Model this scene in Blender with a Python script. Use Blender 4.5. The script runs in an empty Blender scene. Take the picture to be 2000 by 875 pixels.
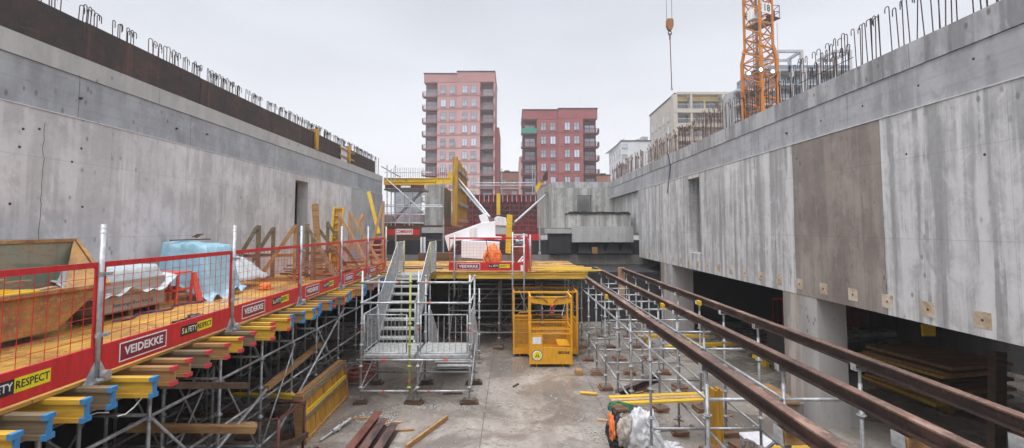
import bpy, bmesh, math, random
from mathutils import Vector, Matrix, noise
random.seed(7)
R = math.radians
SC = bpy.context.scene
COL = SC.collection
# ------------------------------------------------------------------ camera model
PITCH = 0.055; F = 880.0; HZ = 4.2
Y0PX = 444 - F*math.tan(PITCH)
def at(px, py, Y):
    """world point seen at photo pixel (px,py) at depth Y in metres"""
    v = (Y0PX-py)/F; u = (px-1000)/F
    dy = math.cos(PITCH)-v*math.sin(PITCH); dz = math.sin(PITCH)+v*math.cos(PITCH)
    t = Y/dy
    return Vector((u*t, Y, HZ+dz*t))
cam = bpy.data.cameras.new("camera"); camo = bpy.data.objects.new("camera", cam); COL.objects.link(camo)
camo.location = (0, 0, HZ); camo.rotation_euler = (R(90)+PITCH, 0, 0)
cam.sensor_width = 36; cam.lens = 36*F/2000; cam.shift_y = (Y0PX-437.5)/2000
cam.clip_start = 0.05; cam.clip_end = 3000
SC.camera = camo
# ------------------------------------------------------------------ object helpers
ORD = ['zeroth','first','second','third','fourth','fifth','sixth','seventh','eighth','ninth','tenth','eleventh','twelfth','thirteenth','fourteenth','fifteenth','sixteenth','seventeenth','eighteenth','nineteenth','twentieth']
TENS = {2:'twenty',3:'thirty',4:'forty',5:'fifty'}
def nth(n):
    if n <= 20: return ORD[n]
    t, u = divmod(n, 10)
    if u == 0: return {3:'thirtieth',4:'fortieth',5:'fiftieth'}[t]
    return TENS[t]+'-'+ORD[u]
def tag(o, label=None, cat=None, group=None, kind=None):
    if label: o['label'] = label
    if cat: o['category'] = cat
    if group: o['group'] = group
    if kind: o['kind'] = kind
    return o
def thing(name, label, cat, loc=(0,0,0), group=None):
    o = bpy.data.objects.new(name, None); COL.objects.link(o); o.location = loc
    o.empty_display_size = 0.1
    return tag(o, label, cat, group)
def place(o, loc, rz=0, rx=0, ry=0):
    o.location = loc; o.rotation_euler = (rx, ry, rz); return o
KIDS = {}
def dup(root, loc=None, rz=None, label=None, group=None, parent=None):
    c = root.copy(); COL.objects.link(c)
    if parent: c.parent = parent
    if loc is not None: c.location = loc
    if rz is not None: c.rotation_euler = (root.rotation_euler.x, root.rotation_euler.y, rz)
    if label: c['label'] = label
    if group: c['group'] = group
    for k in KIDS.get(root.name, []):
        dup(k, parent=c)
    if parent: KIDS.setdefault(parent.name, []).append(c)
    return c
class MB:
    def __init__(s): s.v = []; s.f = []
    def add(s, vs, fs):
        b = len(s.v); s.v += [Vector(p) for p in vs]; s.f += [tuple(i+b for i in f) for f in fs]; return s
    def box(s, c, d, rot=None):
        x, y, z = d[0]/2, d[1]/2, d[2]/2
        vs = [Vector(p) for p in [(-x,-y,-z),(x,-y,-z),(x,y,-z),(-x,y,-z),(-x,-y,z),(x,-y,z),(x,y,z),(-x,y,z)]]
        if rot is not None:
            if not isinstance(rot, Matrix): rot = Matrix.Rotation(rot, 3, 'Z')
            vs = [rot @ p for p in vs]
        c = Vector(c)
        return s.add([p+c for p in vs], [(0,3,2,1),(4,5,6,7),(0,1,5,4),(1,2,6,5),(2,3,7,6),(3,0,4,7)])
    def bb(s, a, b):
        return s.box([(a[i]+b[i])/2 for i in range(3)], [abs(b[i]-a[i]) for i in range(3)])
    def bar(s, p0, p1, w, h, up=(0,0,1)):
        p0 = Vector(p0); p1 = Vector(p1); d = (p1-p0); L = d.length; d.normalize()
        up = Vector(up)
        if abs(d.dot(up)) > .98: up = Vector((0,1,0)) if abs(d.y) < .9 else Vector((1,0,0))
        sd = d.cross(up).normalized(); u2 = sd.cross(d)
        vs = []
        for p in (p0, p1):
            for a, b in ((-1,-1),(1,-1),(1,1),(-1,1)): vs.append(p+sd*a*w/2+u2*b*h/2)
        return s.add(vs, [(0,1,2,3),(7,6,5,4),(0,4,5,1),(1,5,6,2),(2,6,7,3),(3,7,4,0)])
    def tube(s, p0, p1, r, n=8, r1=None):
        return s.path([p0, p1], r, n, r1)
    def path(s, pts, r, n=8, r1=None):
        pts = [Vector(p) for p in pts]; r1 = r if r1 is None else r1
        b = len(s.v); m = len(pts); prev = None
        for i, p in enumerate(pts):
            d = (pts[min(i+1,m-1)]-pts[max(i-1,0)]).normalized()
            if prev is None:
                ref = Vector((0,0,1)) if abs(d.z) < .9 else Vector((1,0,0))
                sd = d.cross(ref).normalized()
            else:
                sd = (prev-d*prev.dot(d)).normalized()
            prev = sd; up = sd.cross(d)
            rr = r+(r1-r)*i/max(1,m-1)
            for k in range(n):
                a = 2*math.pi*k/n
                s.v.append(p+sd*math.cos(a)*rr+up*math.sin(a)*rr)
        for i in range(m-1):
            for k in range(n):
                a = b+i*n+k; c = b+i*n+(k+1)%n
                s.f.append((a, a+n, c+n, c))
        s.f.append(tuple(b+k for k in range(n))); s.f.append(tuple(b+(m-1)*n+k for k in reversed(range(n))))
        return s
    def prism(s, poly, z0, z1, M=None):
        """poly in local xy, extruded along local z; M maps to world"""
        n = len(poly)
        vs = [Vector((x,y,z0)) for x,y in poly]+[Vector((x,y,z1)) for x,y in poly]
        if M is not None: vs = [M @ p for p in vs]
        fs = [tuple(reversed(range(n))), tuple(range(n,2*n))]+[(i,(i+1)%n,(i+1)%n+n,i+n) for i in range(n)]
        return s.add(vs, fs)
    def plate(s, ps, t):
        """thick plate from 4 (or n) coplanar corner points, thickness t along its normal"""
        ps = [Vector(p) for p in ps]; n = (ps[1]-ps[0]).cross(ps[2]-ps[0]).normalized()
        k = len(ps); vs = [p-n*t/2 for p in ps]+[p+n*t/2 for p in ps]
        return s.add(vs, [tuple(reversed(range(k))), tuple(range(k,2*k))]+[(i,(i+1)%k,(i+1)%k+k,i+k) for i in range(k)])
    def build(s, name, mat, parent=None, smooth=False, bevel=0, label=None):
        me = bpy.data.meshes.new(name)
        off = Vector((0,0,0)); q = parent
        while q is not None: off += Vector(q.location); q = q.parent
        me.from_pydata([tuple(p-off) for p in s.v], [], s.f); me.update()
        bm = bmesh.new(); bm.from_mesh(me); bmesh.ops.recalc_face_normals(bm, faces=bm.faces)
        if bevel: bmesh.ops.bevel(bm, geom=bm.edges[:], offset=bevel, segments=1, affect='EDGES')
        bm.to_mesh(me); bm.free()
        if smooth:
            for p in me.polygons: p.use_smooth = len(p.vertices) <= 4
        if mat: me.materials.append(mat)
        o = bpy.data.objects.new(name, me); COL.objects.link(o)
        if parent:
            o.parent = parent; KIDS.setdefault(parent.name, []).append(o)
        if label: o['label'] = label
        return o
def text_mesh(txt, size, mat, parent, M, bold=0.0, ext=0.001, name='lettering', width=None):
    cu = bpy.data.curves.new('t', 'FONT'); cu.body = txt; cu.size = size; cu.extrude = ext; cu.offset = bold
    cu.align_x = 'CENTER'; cu.align_y = 'CENTER'; cu.resolution_u = 2
    to = bpy.data.objects.new('t', cu); COL.objects.link(to)
    bpy.context.view_layer.update()
    dg = bpy.context.evaluated_depsgraph_get()
    me = bpy.data.meshes.new_from_object(to.evaluated_get(dg))
    bpy.data.objects.remove(to); bpy.data.curves.remove(cu)
    if width:
        xs = [v.co.x for v in me.vertices]; k = width/(max(xs)-min(xs)); c = (max(xs)+min(xs))/2
        for v in me.vertices: v.co.x = (v.co.x-c)*k
    off = Vector((0,0,0)); q = parent
    while q is not None: off += Vector(q.location); q = q.parent
    me.transform(Matrix.Translation(-off) @ M)
    me.name = name; me.materials.clear(); me.materials.append(mat)
    o = bpy.data.objects.new(name, me); COL.objects.link(o); o.parent = parent; KIDS.setdefault(parent.name, []).append(o)
    return o
def facing_front(x, y, z):   # text in xz plane, seen from -y
    return Matrix.Translation((x,y,z)) @ Matrix.Rotation(R(90), 4, 'X')
# ------------------------------------------------------------------ materials
class NT:
    def __init__(s, name, rough=.6, metal=0.0, spec=0.5):
        s.m = bpy.data.materials.new(name); s.m.use_nodes = True; s.nt = s.m.node_tree
        s.b = s.nt.nodes['Principled BSDF']; s.b.inputs['Roughness'].default_value = rough
        s.b.inputs['Metallic'].default_value = metal; s.b.inputs['Specular IOR Level'].default_value = spec
        s.tc = s.n('ShaderNodeTexCoord')
    def n(s, t, **k):
        o = s.nt.nodes.new(t)
        for a, b in k.items(): setattr(o, a, b)
        return o
    def l(s, a, b): s.nt.links.new(a, b)
    def map(s, sc=(1,1,1), rot=(0,0,0), src='Object', loc=(0,0,0)):
        m = s.n('ShaderNodeMapping'); m.inputs['Scale'].default_value = sc; m.inputs['Rotation'].default_value = rot; m.inputs['Location'].default_value = loc
        s.l(s.tc.outputs[src], m.inputs['Vector']); return m.outputs[0]
    def noise(s, vec, scale=1, det=4, rough=.6, dist=0):
        o = s.n('ShaderNodeTexNoise'); o.inputs['Scale'].default_value = scale; o.inputs['Detail'].default_value = det
        o.inputs['Roughness'].default_value = rough; o.inputs['Distortion'].default_value = dist
        s.l(vec, o.inputs['Vector']); return o.outputs['Fac']
    def voro(s, vec, scale, feat='F1', out='Distance', rnd=1):
        o = s.n('ShaderNodeTexVoronoi', feature=feat); o.inputs['Scale'].default_value = scale; o.inputs['Randomness'].default_value = rnd
        s.l(vec, o.inputs['Vector']); return o.outputs[out]
    def ramp(s, fac, stops):
        o = s.n('ShaderNodeValToRGB'); e = o.color_ramp.elements
        while len(e) < len(stops): e.new(0.5)
        for el, (p, c) in zip(e, stops):
            el.position = p
            if not hasattr(c, '__len__'): c = (c,c,c)
            el.color = (*c[:3], 1)
        s.l(fac, o.inputs[0]); return o.outputs[0]
    def mix(s, fac, a, b, blend='MIX'):
        o = s.n('ShaderNodeMix', data_type='RGBA', blend_type=blend)
        for v, i in ((fac,0),(a,6),(b,7)):
            if hasattr(v, 'links'): s.l(v, o.inputs[i])
            elif hasattr(v, '__len__'): o.inputs[i].default_value = (*v[:3],1)
            elif i == 0: o.inputs[i].default_value = v
            else: o.inputs[i].default_value = (v,v,v,1)
        return o.outputs[2]
    def col(s, c):
        if hasattr(c, 'links'): s.l(c, s.b.inputs['Base Color'])
        else: s.b.inputs['Base Color'].default_value = (*c[:3],1)
        return s
    def rgh(s, c): s.l(c, s.b.inputs['Roughness']); return s
    def bump(s, h, st=.3, d=.01):
        o = s.n('ShaderNodeBump'); o.inputs['Strength'].default_value = st; o.inputs['Distance'].default_value = d
        s.l(h, o.inputs['Height']); s.l(o.outputs[0], s.b.inputs['Normal']); return s
def mul(c, k): return tuple(x*k for x in c)
def concrete(name, base, streak=.5, dark=.45, blot=.5, seed=0, spots=True, lines=False, warm=None, streak_scale=1.0, light=1.25, grid=False):
    m = NT(name, .75, spec=.35)
    st = m.noise(m.map((2.4*streak_scale,2.4*streak_scale,.13), loc=(seed,seed*2.3,seed)), 1, 4, .6, .12)
    mott = m.noise(m.map((1,1,.6), loc=(seed*2,2,seed)), 3.2, 8, .72, .6)
    def rag(v, k):
        a = m.n('ShaderNodeMath', operation='MULTIPLY_ADD'); m.l(mott, a.inputs[0]); a.inputs[1].default_value = k; a.inputs[2].default_value = -k/2
        b = m.n('ShaderNodeMath', operation='ADD'); m.l(a.outputs[0], b.inputs[0]); m.l(v, b.inputs[1]); return b.outputs[0]
    st = rag(st, .30)
    sf = m.ramp(st, [(.41, 1),(.49, 0)])
    lf = m.ramp(st, [(.50, 0),(.58, 1)])
    bl = m.noise(m.map((1,1,1), loc=(seed*3,1,seed)), .9, 6, .65)
    bf = m.ramp(bl, [(.35, 0),(.68, 1)])
    fine = m.noise(m.map(), 14, 5, .7)
    st2 = rag(m.noise(m.map((6.5*streak_scale,6.5*streak_scale,.22), loc=(seed*1.7,seed,seed)), 1, 3, .55, .1), .25)
    pres = m.noise(m.map((.5,.5,1.1), loc=(seed,7,seed)), 1, 3)
    c = m.mix(bf, mul(base, 1-.30*blot), mul(base, 1+.18*blot))
    c = m.mix(m.ramp(mott, [(.36,.55*blot),(.50,0)]), c, mul(base,.66)); c = m.mix(m.ramp(mott, [(.54,0),(.70,.5*blot)]), c, mul(base,1.22))
    if warm: c = m.mix(m.ramp(m.noise(m.map((.7,.7,.5), loc=(9,seed,4)), 1, 4), [(.45,0),(.7,1)]), c, warm)
    sf = m.mix(1.0, sf, m.ramp(mott, [(.36,.45),(.52,1)]), 'MULTIPLY')
    d = m.n('ShaderNodeMath', operation='MULTIPLY'); m.l(sf, d.inputs[0]); d.inputs[1].default_value = streak
    c = m.mix(d.outputs[0], c, mul(base, dark))
    e = m.n('ShaderNodeMath', operation='MULTIPLY'); m.l(lf, e.inputs[0]); e.inputs[1].default_value = streak
    c = m.mix(e.outputs[0], c, mul(base, light))
    for (rmp, tone, k_) in (([(.39,1),(.455,0)], mul(base, dark*.9), 1.0), ([(.58,0),(.66,1)], mul(base, light*1.05), .6)):
        q = m.mix(1.0, m.ramp(st2, rmp), m.ramp(pres, [(.42,0),(.58,1)]), 'MULTIPLY')
        d = m.n('ShaderNodeMath', operation='MULTIPLY'); m.l(q, d.inputs[0]); d.inputs[1].default_value = min(1, streak*k_)
        c = m.mix(d.outputs[0], c, tone)
    if grid:
        sx = m.n('ShaderNodeSeparateXYZ'); m.l(m.tc.outputs['Object'], sx.inputs[0]); cb = m.n('ShaderNodeCombineXYZ')
        m.l(sx.outputs['Y'], cb.inputs['X']); m.l(sx.outputs['Z'], cb.inputs['Y'])
        br = m.n('ShaderNodeTexBrick'); br.offset = 0; br.inputs['Scale'].default_value = 1; br.inputs['Brick Width'].default_value = 2.7; br.inputs['Row Height'].default_value = 1.32
        br.inputs['Mortar Size'].default_value = .007; br.inputs['Mortar Smooth'].default_value = .6
        br.inputs['Color1'].default_value = (1,1,1,1); br.inputs['Color2'].default_value = (.90,.90,.91,1); br.inputs['Mortar'].default_value = (.62,.62,.62,1)
        wv = m.n('ShaderNodeVectorMath', operation='ADD'); nz = m.n('ShaderNodeTexNoise'); nz.inputs['Scale'].default_value = 1.3; m.l(m.tc.outputs['Object'], nz.inputs['Vector'])
        sc_ = m.n('ShaderNodeVectorMath', operation='SCALE'); sc_.inputs['Scale'].default_value = .02; m.l(nz.outputs['Color'], sc_.inputs[0]); m.l(cb.outputs[0], wv.inputs[0]); m.l(sc_.outputs[0], wv.inputs[1]); m.l(wv.outputs[0], br.inputs['Vector'])
        c = m.mix(.75, c, m.mix(1.0, c, br.outputs[0], 'MULTIPLY'))
    c = m.mix(.22, c, m.mix(fine, mul(base,.6), mul(base,1.35)), 'MIX')
    if spots:
        v = m.voro(m.map((1.1,1.1,1.1), loc=(seed,0,0)), 1.0)
        c = m.mix(m.ramp(v, [(.018,.75),(.045,0)]), c, mul(base,.25))
        v2 = m.voro(m.map((6,6,3.2), loc=(seed,5,0)), 1.0)
        msk = m.ramp(m.noise(m.map((.35,.35,.35), loc=(seed,3,3)),1,3), [(.48,0),(.58,1)])
        q = m.mix(1.0, m.ramp(v2, [(.10,.85),(.20,0)]), msk, 'MULTIPLY')
        c = m.mix(q, c, mul(base,.35))
    if lines:
        w = m.n('ShaderNodeTexWave', bands_direction='Z'); w.inputs['Scale'].default_value = 1.4; w.inputs['Distortion'].default_value = .6; w.inputs['Detail'].default_value = 2
        m.l(m.map((.1,.1,1)), w.inputs['Vector'])
        c = m.mix(m.ramp(w.outputs['Fac'], [(.02,.12),(.12,0)]), c, mul(base,.5))
    m.col(c).bump(m.noise(m.map(), 22, 5, .7), .25, .01)
    m.rgh(m.ramp(st, [(.4,.45),(.6,.8)]))
    return m.m
def wood(name, base, dark=None, rough=.55, grain_axis=0, spot=True, wet=False, sc=1.0):
    m = NT(name, rough); dark = dark or mul(base, .45)
    s = [9*sc,9*sc,9*sc]; s[grain_axis] = .7*sc
    g = m.noise(m.map(tuple(s)), 1.6, 6, .65, .4)
    b = m.noise(m.map((1,1,1)), .8*sc, 4, .6)
    c = m.mix(m.ramp(g, [(.38,0),(.62,1)]), dark, base)
    c = m.mix(m.ramp(b, [(.5,0),(.75,.55)]), c, mul(dark, .7))
    ob = m.n('ShaderNodeObjectInfo')
    c = m.mix(m.ramp(ob.outputs['Random'], [(0,0),(1,.35)]), c, mul(base,.5))
    m.col(c).bump(g, .3, .004)
    return m.m
def rust(name, base=(.10,.045,.028), dark=(.028,.018,.016), rough=.6, metal=.2, streaks=False, light=(.2,.09,.06)):
    m = NT(name, rough, metal)
    n1 = m.noise(m.map(), 3, 7, .7); n2 = m.noise(m.map((1,1,1), loc=(4,4,4)), 18, 5, .7)
    c = m.mix(m.ramp(n1, [(.36,0),(.66,1)]), dark, base)
    c = m.mix(m.ramp(n2, [(.54,0),(.74,.65)]), c, light); n3 = m.noise(m.map((1,.5,1), loc=(2,8,1)), 1.6, 6, .75, .6); c = m.mix(m.ramp(n3, [(.54,0),(.60,.55)]), c, light); c = m.mix(m.ramp(n3, [(.36,.6),(.42,0)]), c, mul(dark,.7))
    if streaks:
        st = m.noise(m.map((5,5,.2)), 1.4, 5, .65)
        c = m.mix(m.ramp(st, [(.54,0),(.68,.55)]), c, (.17,.07,.035))
    m.col(c).bump(n2, .3, .004)
    return m.m
def paint(name, base, rough=.42, dirt=.35, dirtcol=(.06,.045,.035), metal=0.0, sc=3, coat=0):
    m = NT(name, rough, metal)
    n1 = m.noise(m.map(), sc, 7, .72); n2 = m.noise(m.map((3,3,.6), loc=(3,2,1)), sc, 5, .7)
    c = m.mix(m.ramp(n2, [(.35,0),(.7,1)]), mul(base,.78), mul(base,1.1))
    c = m.mix(m.ramp(n1, [(.55,0),(.80,dirt)]), c, dirtcol)
    m.col(c); m.rgh(m.ramp(n1, [(.3,rough*.8),(.8,min(1,rough*1.5))]))
    return m.m
def galv(name, base=(.36,.37,.38), metal=.55, rough=.42, dirt=.5):
    m = NT(name, rough, metal)
    n = m.noise(m.map(), 9, 5, .7); n1 = m.noise(m.map(), 1.3, 4)
    c = m.mix(m.ramp(n, [(.35,0),(.65,1)]), mul(base,.6), mul(base,1.15))
    c = m.mix(m.ramp(n1, [(.5,0),(.72,dirt)]), c, (.13,.105,.09))
    m.col(c); return m.m
M = {}
M['conc_left'] = concrete('concrete_left_wall', (.57,.57,.585), .55, .68, 1.4, 2, light=1.12, grid=True)
M['conc_band'] = concrete('concrete_upper_band', (.33,.35,.375), .3, .6, 1.2, 5, lines=True)
M['conc_top'] = concrete('concrete_capping', (.40,.40,.395), .3, .6, .5, 8)
M['conc_right'] = concrete('concrete_right_wall', (.56,.56,.56), .8, .36, 1.1, 11, light=1.2, grid=True, streak_scale=1.35)
M['conc_brown'] = concrete('concrete_damp_brown', (.295,.255,.23), .5, .65, 1.6, 14, light=1.25, grid=True)
M['conc_rband'] = concrete('concrete_right_band', (.38,.385,.40), .45, .55, 1.3, 17, lines=True)
M['conc_rtop'] = concrete('concrete_right_capping', (.37,.375,.385), .9, .45, 1.2, 21)
M['conc_col'] = concrete('concrete_column', (.42,.41,.40), .4, .6, .4, 25, light=1.15)
M['conc_colw'] = concrete('concrete_column_stained', (.40,.365,.335), .8, .5, .4, 28, warm=(.30,.20,.13))
M['conc_end'] = concrete('concrete_end_block', (.37,.37,.355), .9, .42, 1.0, 31)
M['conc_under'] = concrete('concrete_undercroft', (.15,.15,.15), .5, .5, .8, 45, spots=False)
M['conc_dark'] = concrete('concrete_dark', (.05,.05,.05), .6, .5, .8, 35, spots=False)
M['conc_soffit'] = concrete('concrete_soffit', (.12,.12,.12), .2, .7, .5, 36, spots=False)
M['conc_grey'] = concrete('concrete_grey_band', (.22,.205,.185), .5, .5, .8, 37, spots=False)
M['tar'] = concrete('bitumen_coating', (.028,.028,.031), .5, 1.9, .9, 39, spots=False)
M['conc_inner'] = concrete('concrete_reveal', (.27,.27,.265), .3, .6, .6, 41)
def floor_mat():
    m = NT('wet_floor_concrete', .5, spec=.5)
    a = m.noise(m.map((.8,.35,1), rot=(0,0,.3)), .9, 7, .65, .5)
    b = m.noise(m.map((1,1,1), loc=(7,1,0)), .55, 6, .6, 1.0)
    f = m.noise(m.map(), 9, 6, .75)
    c = m.mix(m.ramp(a, [(.35,0),(.62,1)]), (.19,.16,.135), (.37,.335,.30))
    c = m.mix(m.ramp(b, [(.40,.85),(.53,0)]), c, (.165,.145,.13))
    c = m.mix(m.ramp(m.noise(m.map((.5,1.2,1), loc=(2,9,0)), .7, 6, .7), [(.60,0),(.7,.5)]), c, (.42,.40,.38))
    c = m.mix(m.ramp(f, [(.35,.5),(.6,0)]), c, (.12,.10,.085))
    dv = m.voro(m.map((1,1,1)), 11); c = m.mix(m.ramp(dv, [(.03,.6),(.08,0)]), c, (.06,.05,.045))
    dv2 = m.voro(m.map((1,1,1), loc=(3,1,2)), 27); msk = m.ramp(m.noise(m.map(), .8, 4, .7), [(.45,0),(.6,1)]); c = m.mix(m.mix(1.0, m.ramp(dv2, [(.10,.8),(.18,0)]), msk, 'MULTIPLY'), c, (.07,.06,.055))
    dv3 = m.voro(m.map((1,1,1), loc=(8,1,2)), 19); c = m.mix(m.ramp(dv3, [(.05,.5),(.09,0)]), c, (.50,.48,.45))
    ck = m.n('ShaderNodeTexVoronoi', feature='DISTANCE_TO_EDGE'); ck.inputs['Scale'].default_value = .45
    wn = m.n('ShaderNodeTexNoise'); wn.inputs['Scale'].default_value = 1.6; wn.inputs['Detail'].default_value = 6; m.l(m.tc.outputs['Object'], wn.inputs['Vector'])
    ad = m.n('ShaderNodeVectorMath', operation='ADD'); m.l(m.tc.outputs['Object'], ad.inputs[0]); sc3 = m.n('ShaderNodeVectorMath', operation='SCALE'); sc3.inputs['Scale'].default_value = .9; m.l(wn.outputs['Color'], sc3.inputs[0]); m.l(sc3.outputs[0], ad.inputs[1]); m.l(ad.outputs[0], ck.inputs['Vector'])
    c = m.mix(m.mix(1.0, m.ramp(ck.outputs['Distance'], [(.002,.55),(.006,0)]), m.ramp(a, [(.45,0),(.5,1)]), 'MULTIPLY'), c, (.08,.07,.065))
    m.col(c)
    m.rgh(m.ramp(b, [(.44,.10),(.58,.5)]))
    m.bump(f, .35, .006)
    return m.m
M['floor'] = floor_mat()
def ply_mat(name, base=(.72,.40,.085)):
    m = NT(name, .38)
    g = m.noise(m.map((14,1.2,14)), 1.2, 6, .65, .3)
    br = m.n('ShaderNodeTexBrick'); br.inputs['Scale'].default_value = 1; br.inputs['Brick Width'].default_value = 2.0; br.inputs['Row Height'].default_value = .5
    br.inputs['Mortar Size'].default_value = .008; br.inputs['Color1'].default_value = (1,1,1,1); br.inputs['Color2'].default_value = (.45,.45,.45,1); br.inputs['Mortar'].default_value = (.02,.02,.02,1)
    m.l(m.map(rot=(0,0,R(90))), br.inputs['Vector'])
    c = m.mix(m.ramp(g, [(.38,0),(.62,1)]), mul(base,.55), base)
    p = m.noise(m.map((.5,1,1)), .9, 6, .7, .8)
    c = m.mix(m.ramp(p, [(.40,.7),(.54,0)]), c, (.28,.15,.07))
    c = m.mix(m.ramp(m.noise(m.map((1,1,1),loc=(5,5,5)), .7, 5), [(.55,0),(.7,.8)]), c, (.62,.37,.08))
    c = m.mix(.6, c, m.mix(1.0, c, br.outputs[0], 'MULTIPLY'))
    m.col(c); m.rgh(m.ramp(p, [(.4,.2),(.6,.5)])); m.bump(g, .2, .003)
    return m.m
M['ply'] = ply_mat('yellow_plywood')
M['yellow_wood'] = wood('yellow_timber', (.72,.47,.06), (.45,.25,.035), .45)
M['yellow_wood_y'] = wood('yellow_timber_long', (.55,.35,.04), (.33,.18,.03), .45, 1)
M['yellow_wood_z'] = wood('yellow_timber_upright', (.56,.32,.03), (.30,.14,.02), .45, 2)
M['amber_wood'] = wood('amber_board', (.62,.31,.03), (.36,.16,.02), .45, 2)
M['bright_yellow'] = wood('bright_yellow_board', (.80,.55,.03), (.6,.36,.03), .45)
M['pale_wood'] = wood('pale_weathered_timber', (.44,.40,.36), (.28,.25,.22), .6, 1)
M['grey_wood'] = wood('weathered_timber', (.27,.21,.13), (.13,.10,.065), .6)
M['brown_wood'] = wood('brown_timber', (.46,.27,.11), (.26,.13,.05), .6)
M['raw_wood'] = wood('raw_pine', (.58,.38,.22), (.36,.21,.11), .6, 2)
M['dark_wood'] = wood('wet_dark_timber', (.13,.075,.045), (.05,.03,.02), .5)
M['pad_wood'] = wood('pad_timber', (.27,.145,.085), (.12,.065,.04), .6)
M['steel_plate'] = rust('rusty_shutter_plate', (.055,.036,.03), (.028,.023,.023), .55, .3, True, (.10,.055,.04))
M['ibeam'] = rust('rusty_steel_beam', (.08,.050,.042), (.036,.027,.026), .5, .3, False, (.22,.12,.10))
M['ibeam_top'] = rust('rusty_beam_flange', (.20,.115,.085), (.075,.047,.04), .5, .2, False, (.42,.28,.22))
M['rebar'] = rust('rebar_rust', (.055,.032,.028), (.02,.015,.016), .65, .3)
M['rebar_brown'] = rust('rebar_brown', (.17,.085,.055), (.07,.04,.03), .7, .1)
M['red_pipe'] = rust('red_oxide_pipe', (.17,.045,.035), (.08,.025,.02), .5, .1)
M['embed'] = rust('embedded_plate', (.66,.60,.50), (.36,.24,.13), .55, .1, False, (.62,.58,.5))
M['galv'] = galv('galvanised_tube', (.44,.455,.47), .45, .42, .4)
M['galv_l'] = galv('galvanised_light', (.50,.52,.54), .35, .4, .25)
M['galv_d'] = galv('galvanised_dull', (.25,.255,.26), .5, .5, .6)
M['deck_grille'] = galv('aluminium_grille', (.52,.53,.52), .3, .45, .3)
M['alu'] = galv('aluminium', (.55,.57,.60), .5, .35, .15)
M['red'] = paint('red_barrier_paint', (.56,.02,.024), .38, .35, (.22,.10,.09), sc=5)
M['red_dark'] = paint('red_formwork_paint', (.26,.022,.035), .5, .35)
M['purple'] = paint('plum_sign_field', (.22,.012,.03), .4, .1)
M['white_paint'] = paint('white_sign_paint', (.80,.80,.80), .4, .06)
M['black_paint'] = paint('black_sign_paint', (.02,.02,.022), .4, .05)
M['sign_yellow'] = paint('yellow_sign_paint', (.82,.70,.02), .4, .05)
M['pink_paint'] = paint('worn_pink_banner', (.66,.33,.36), .5, .1)
M['black_wall'] = concrete('near_black_wall', (.030,.030,.032), .6, .6, .9, 61, spots=False)  # near-black tone for the pit end and the added left face
M['cap_blue'] = paint('blue_end_cap', (.04,.21,.46), .5, .5, (.12,.13,.12), sc=7)
M['cap_red'] = paint('red_end_cap', (.54,.04,.055), .5, .5, (.16,.08,.07), sc=7)
M['orange'] = paint('orange_crane_paint', (.54,.19,.022), .45, .25)
M['basket_yellow'] = paint('yellow_basket_paint', (.72,.34,.015), .45, .5, (.28,.16,.07), sc=6)
M['hook_orange'] = paint('hook_block_paint', (.30,.12,.03), .5, .4)
M['olive'] = paint('green_yellow_tube', (.42,.44,.12), .5, .2)
M['skip'] = rust('skip_paint_worn', (.44,.23,.055), (.20,.10,.045), .6, 0, False, (.50,.36,.20))
M['skip_in'] = rust('skip_inner_green', (.22,.27,.22), (.30,.24,.16), .65, 0, True, (.10,.17,.12))
M['white_board'] = paint('white_board', (.72,.73,.76), .5, .12, (.4,.4,.4))
M['orange_cloth'] = paint('orange_fabric', (.80,.21,.05), .7, .1)
M['signal_red'] = paint('fluorescent_red', (.66,.09,.06), .55, .4)
M['green_strap'] = paint('green_webbing', (.03,.15,.09), .7, .1)
M['blue_strap'] = paint('dark_blue_webbing', (.03,.03,.10), .7, .1)
M['black_plastic'] = paint('black_plastic', (.02,.02,.025), .35, .1)
M['hose'] = paint('copper_red_hose', (.33,.10,.07), .45, .2)
M['gravel'] = concrete('loose_gravel', (.42,.40,.38), .1, .7, .9, 51, spots=False)
M['earth'] = concrete('backfill_ground', (.22,.20,.17), .1, .7, .9, 52, spots=False)
M['crack'] = paint('crack_line', (.05,.048,.05), .9, 0)
M['joint_white'] = paint('white_joint_lip', (.62,.62,.63), .6, .1)
def glass_mat(name, c=(.22,.26,.31), r=.08):
    m = NT(name, r, 0, .8)
    n = m.noise(m.map((.6,.6,.9)), .8, 3); ob = m.n('ShaderNodeObjectInfo'); m.col(m.mix(m.ramp(ob.outputs['Random'], [(0,0),(.5,.35),(.8,.9),(1,1)]), m.mix(m.ramp(n, [(.4,0),(.6,1)]), mul(c,.35), mul(c,.8)), mul(c,1.55))); return m.m
M['glass'] = glass_mat('window_glass', (.36,.41,.48)); M['glass_d'] = glass_mat('dark_glass', (.07,.09,.11))
def plaster(name, c, sc=.35, top=None):
    m = NT(name, .85, spec=.2)
    n = m.noise(m.map(), sc, 6, .65); f = m.noise(m.map(), 6, 4)
    cc = m.mix(m.ramp(n, [(.35,0),(.65,1)]), mul(c,.88), mul(c,1.08)); cc = m.mix(.2, cc, m.mix(f, mul(c,.7), mul(c,1.2)))
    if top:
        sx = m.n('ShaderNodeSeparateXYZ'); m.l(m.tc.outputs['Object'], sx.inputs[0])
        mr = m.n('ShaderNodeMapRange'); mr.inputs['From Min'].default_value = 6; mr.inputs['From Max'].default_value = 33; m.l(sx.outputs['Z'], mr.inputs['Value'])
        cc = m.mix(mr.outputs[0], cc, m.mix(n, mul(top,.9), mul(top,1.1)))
    m.col(cc).bump(f, .1, .01); return m.m
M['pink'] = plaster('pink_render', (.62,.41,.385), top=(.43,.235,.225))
M['pink_band'] = plaster('pink_parapet', (.40,.215,.21))
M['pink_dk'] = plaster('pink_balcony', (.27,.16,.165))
M['red_wall'] = plaster('red_render', (.32,.105,.105))
M['red_band'] = plaster('red_parapet', (.29,.092,.095))
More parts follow.
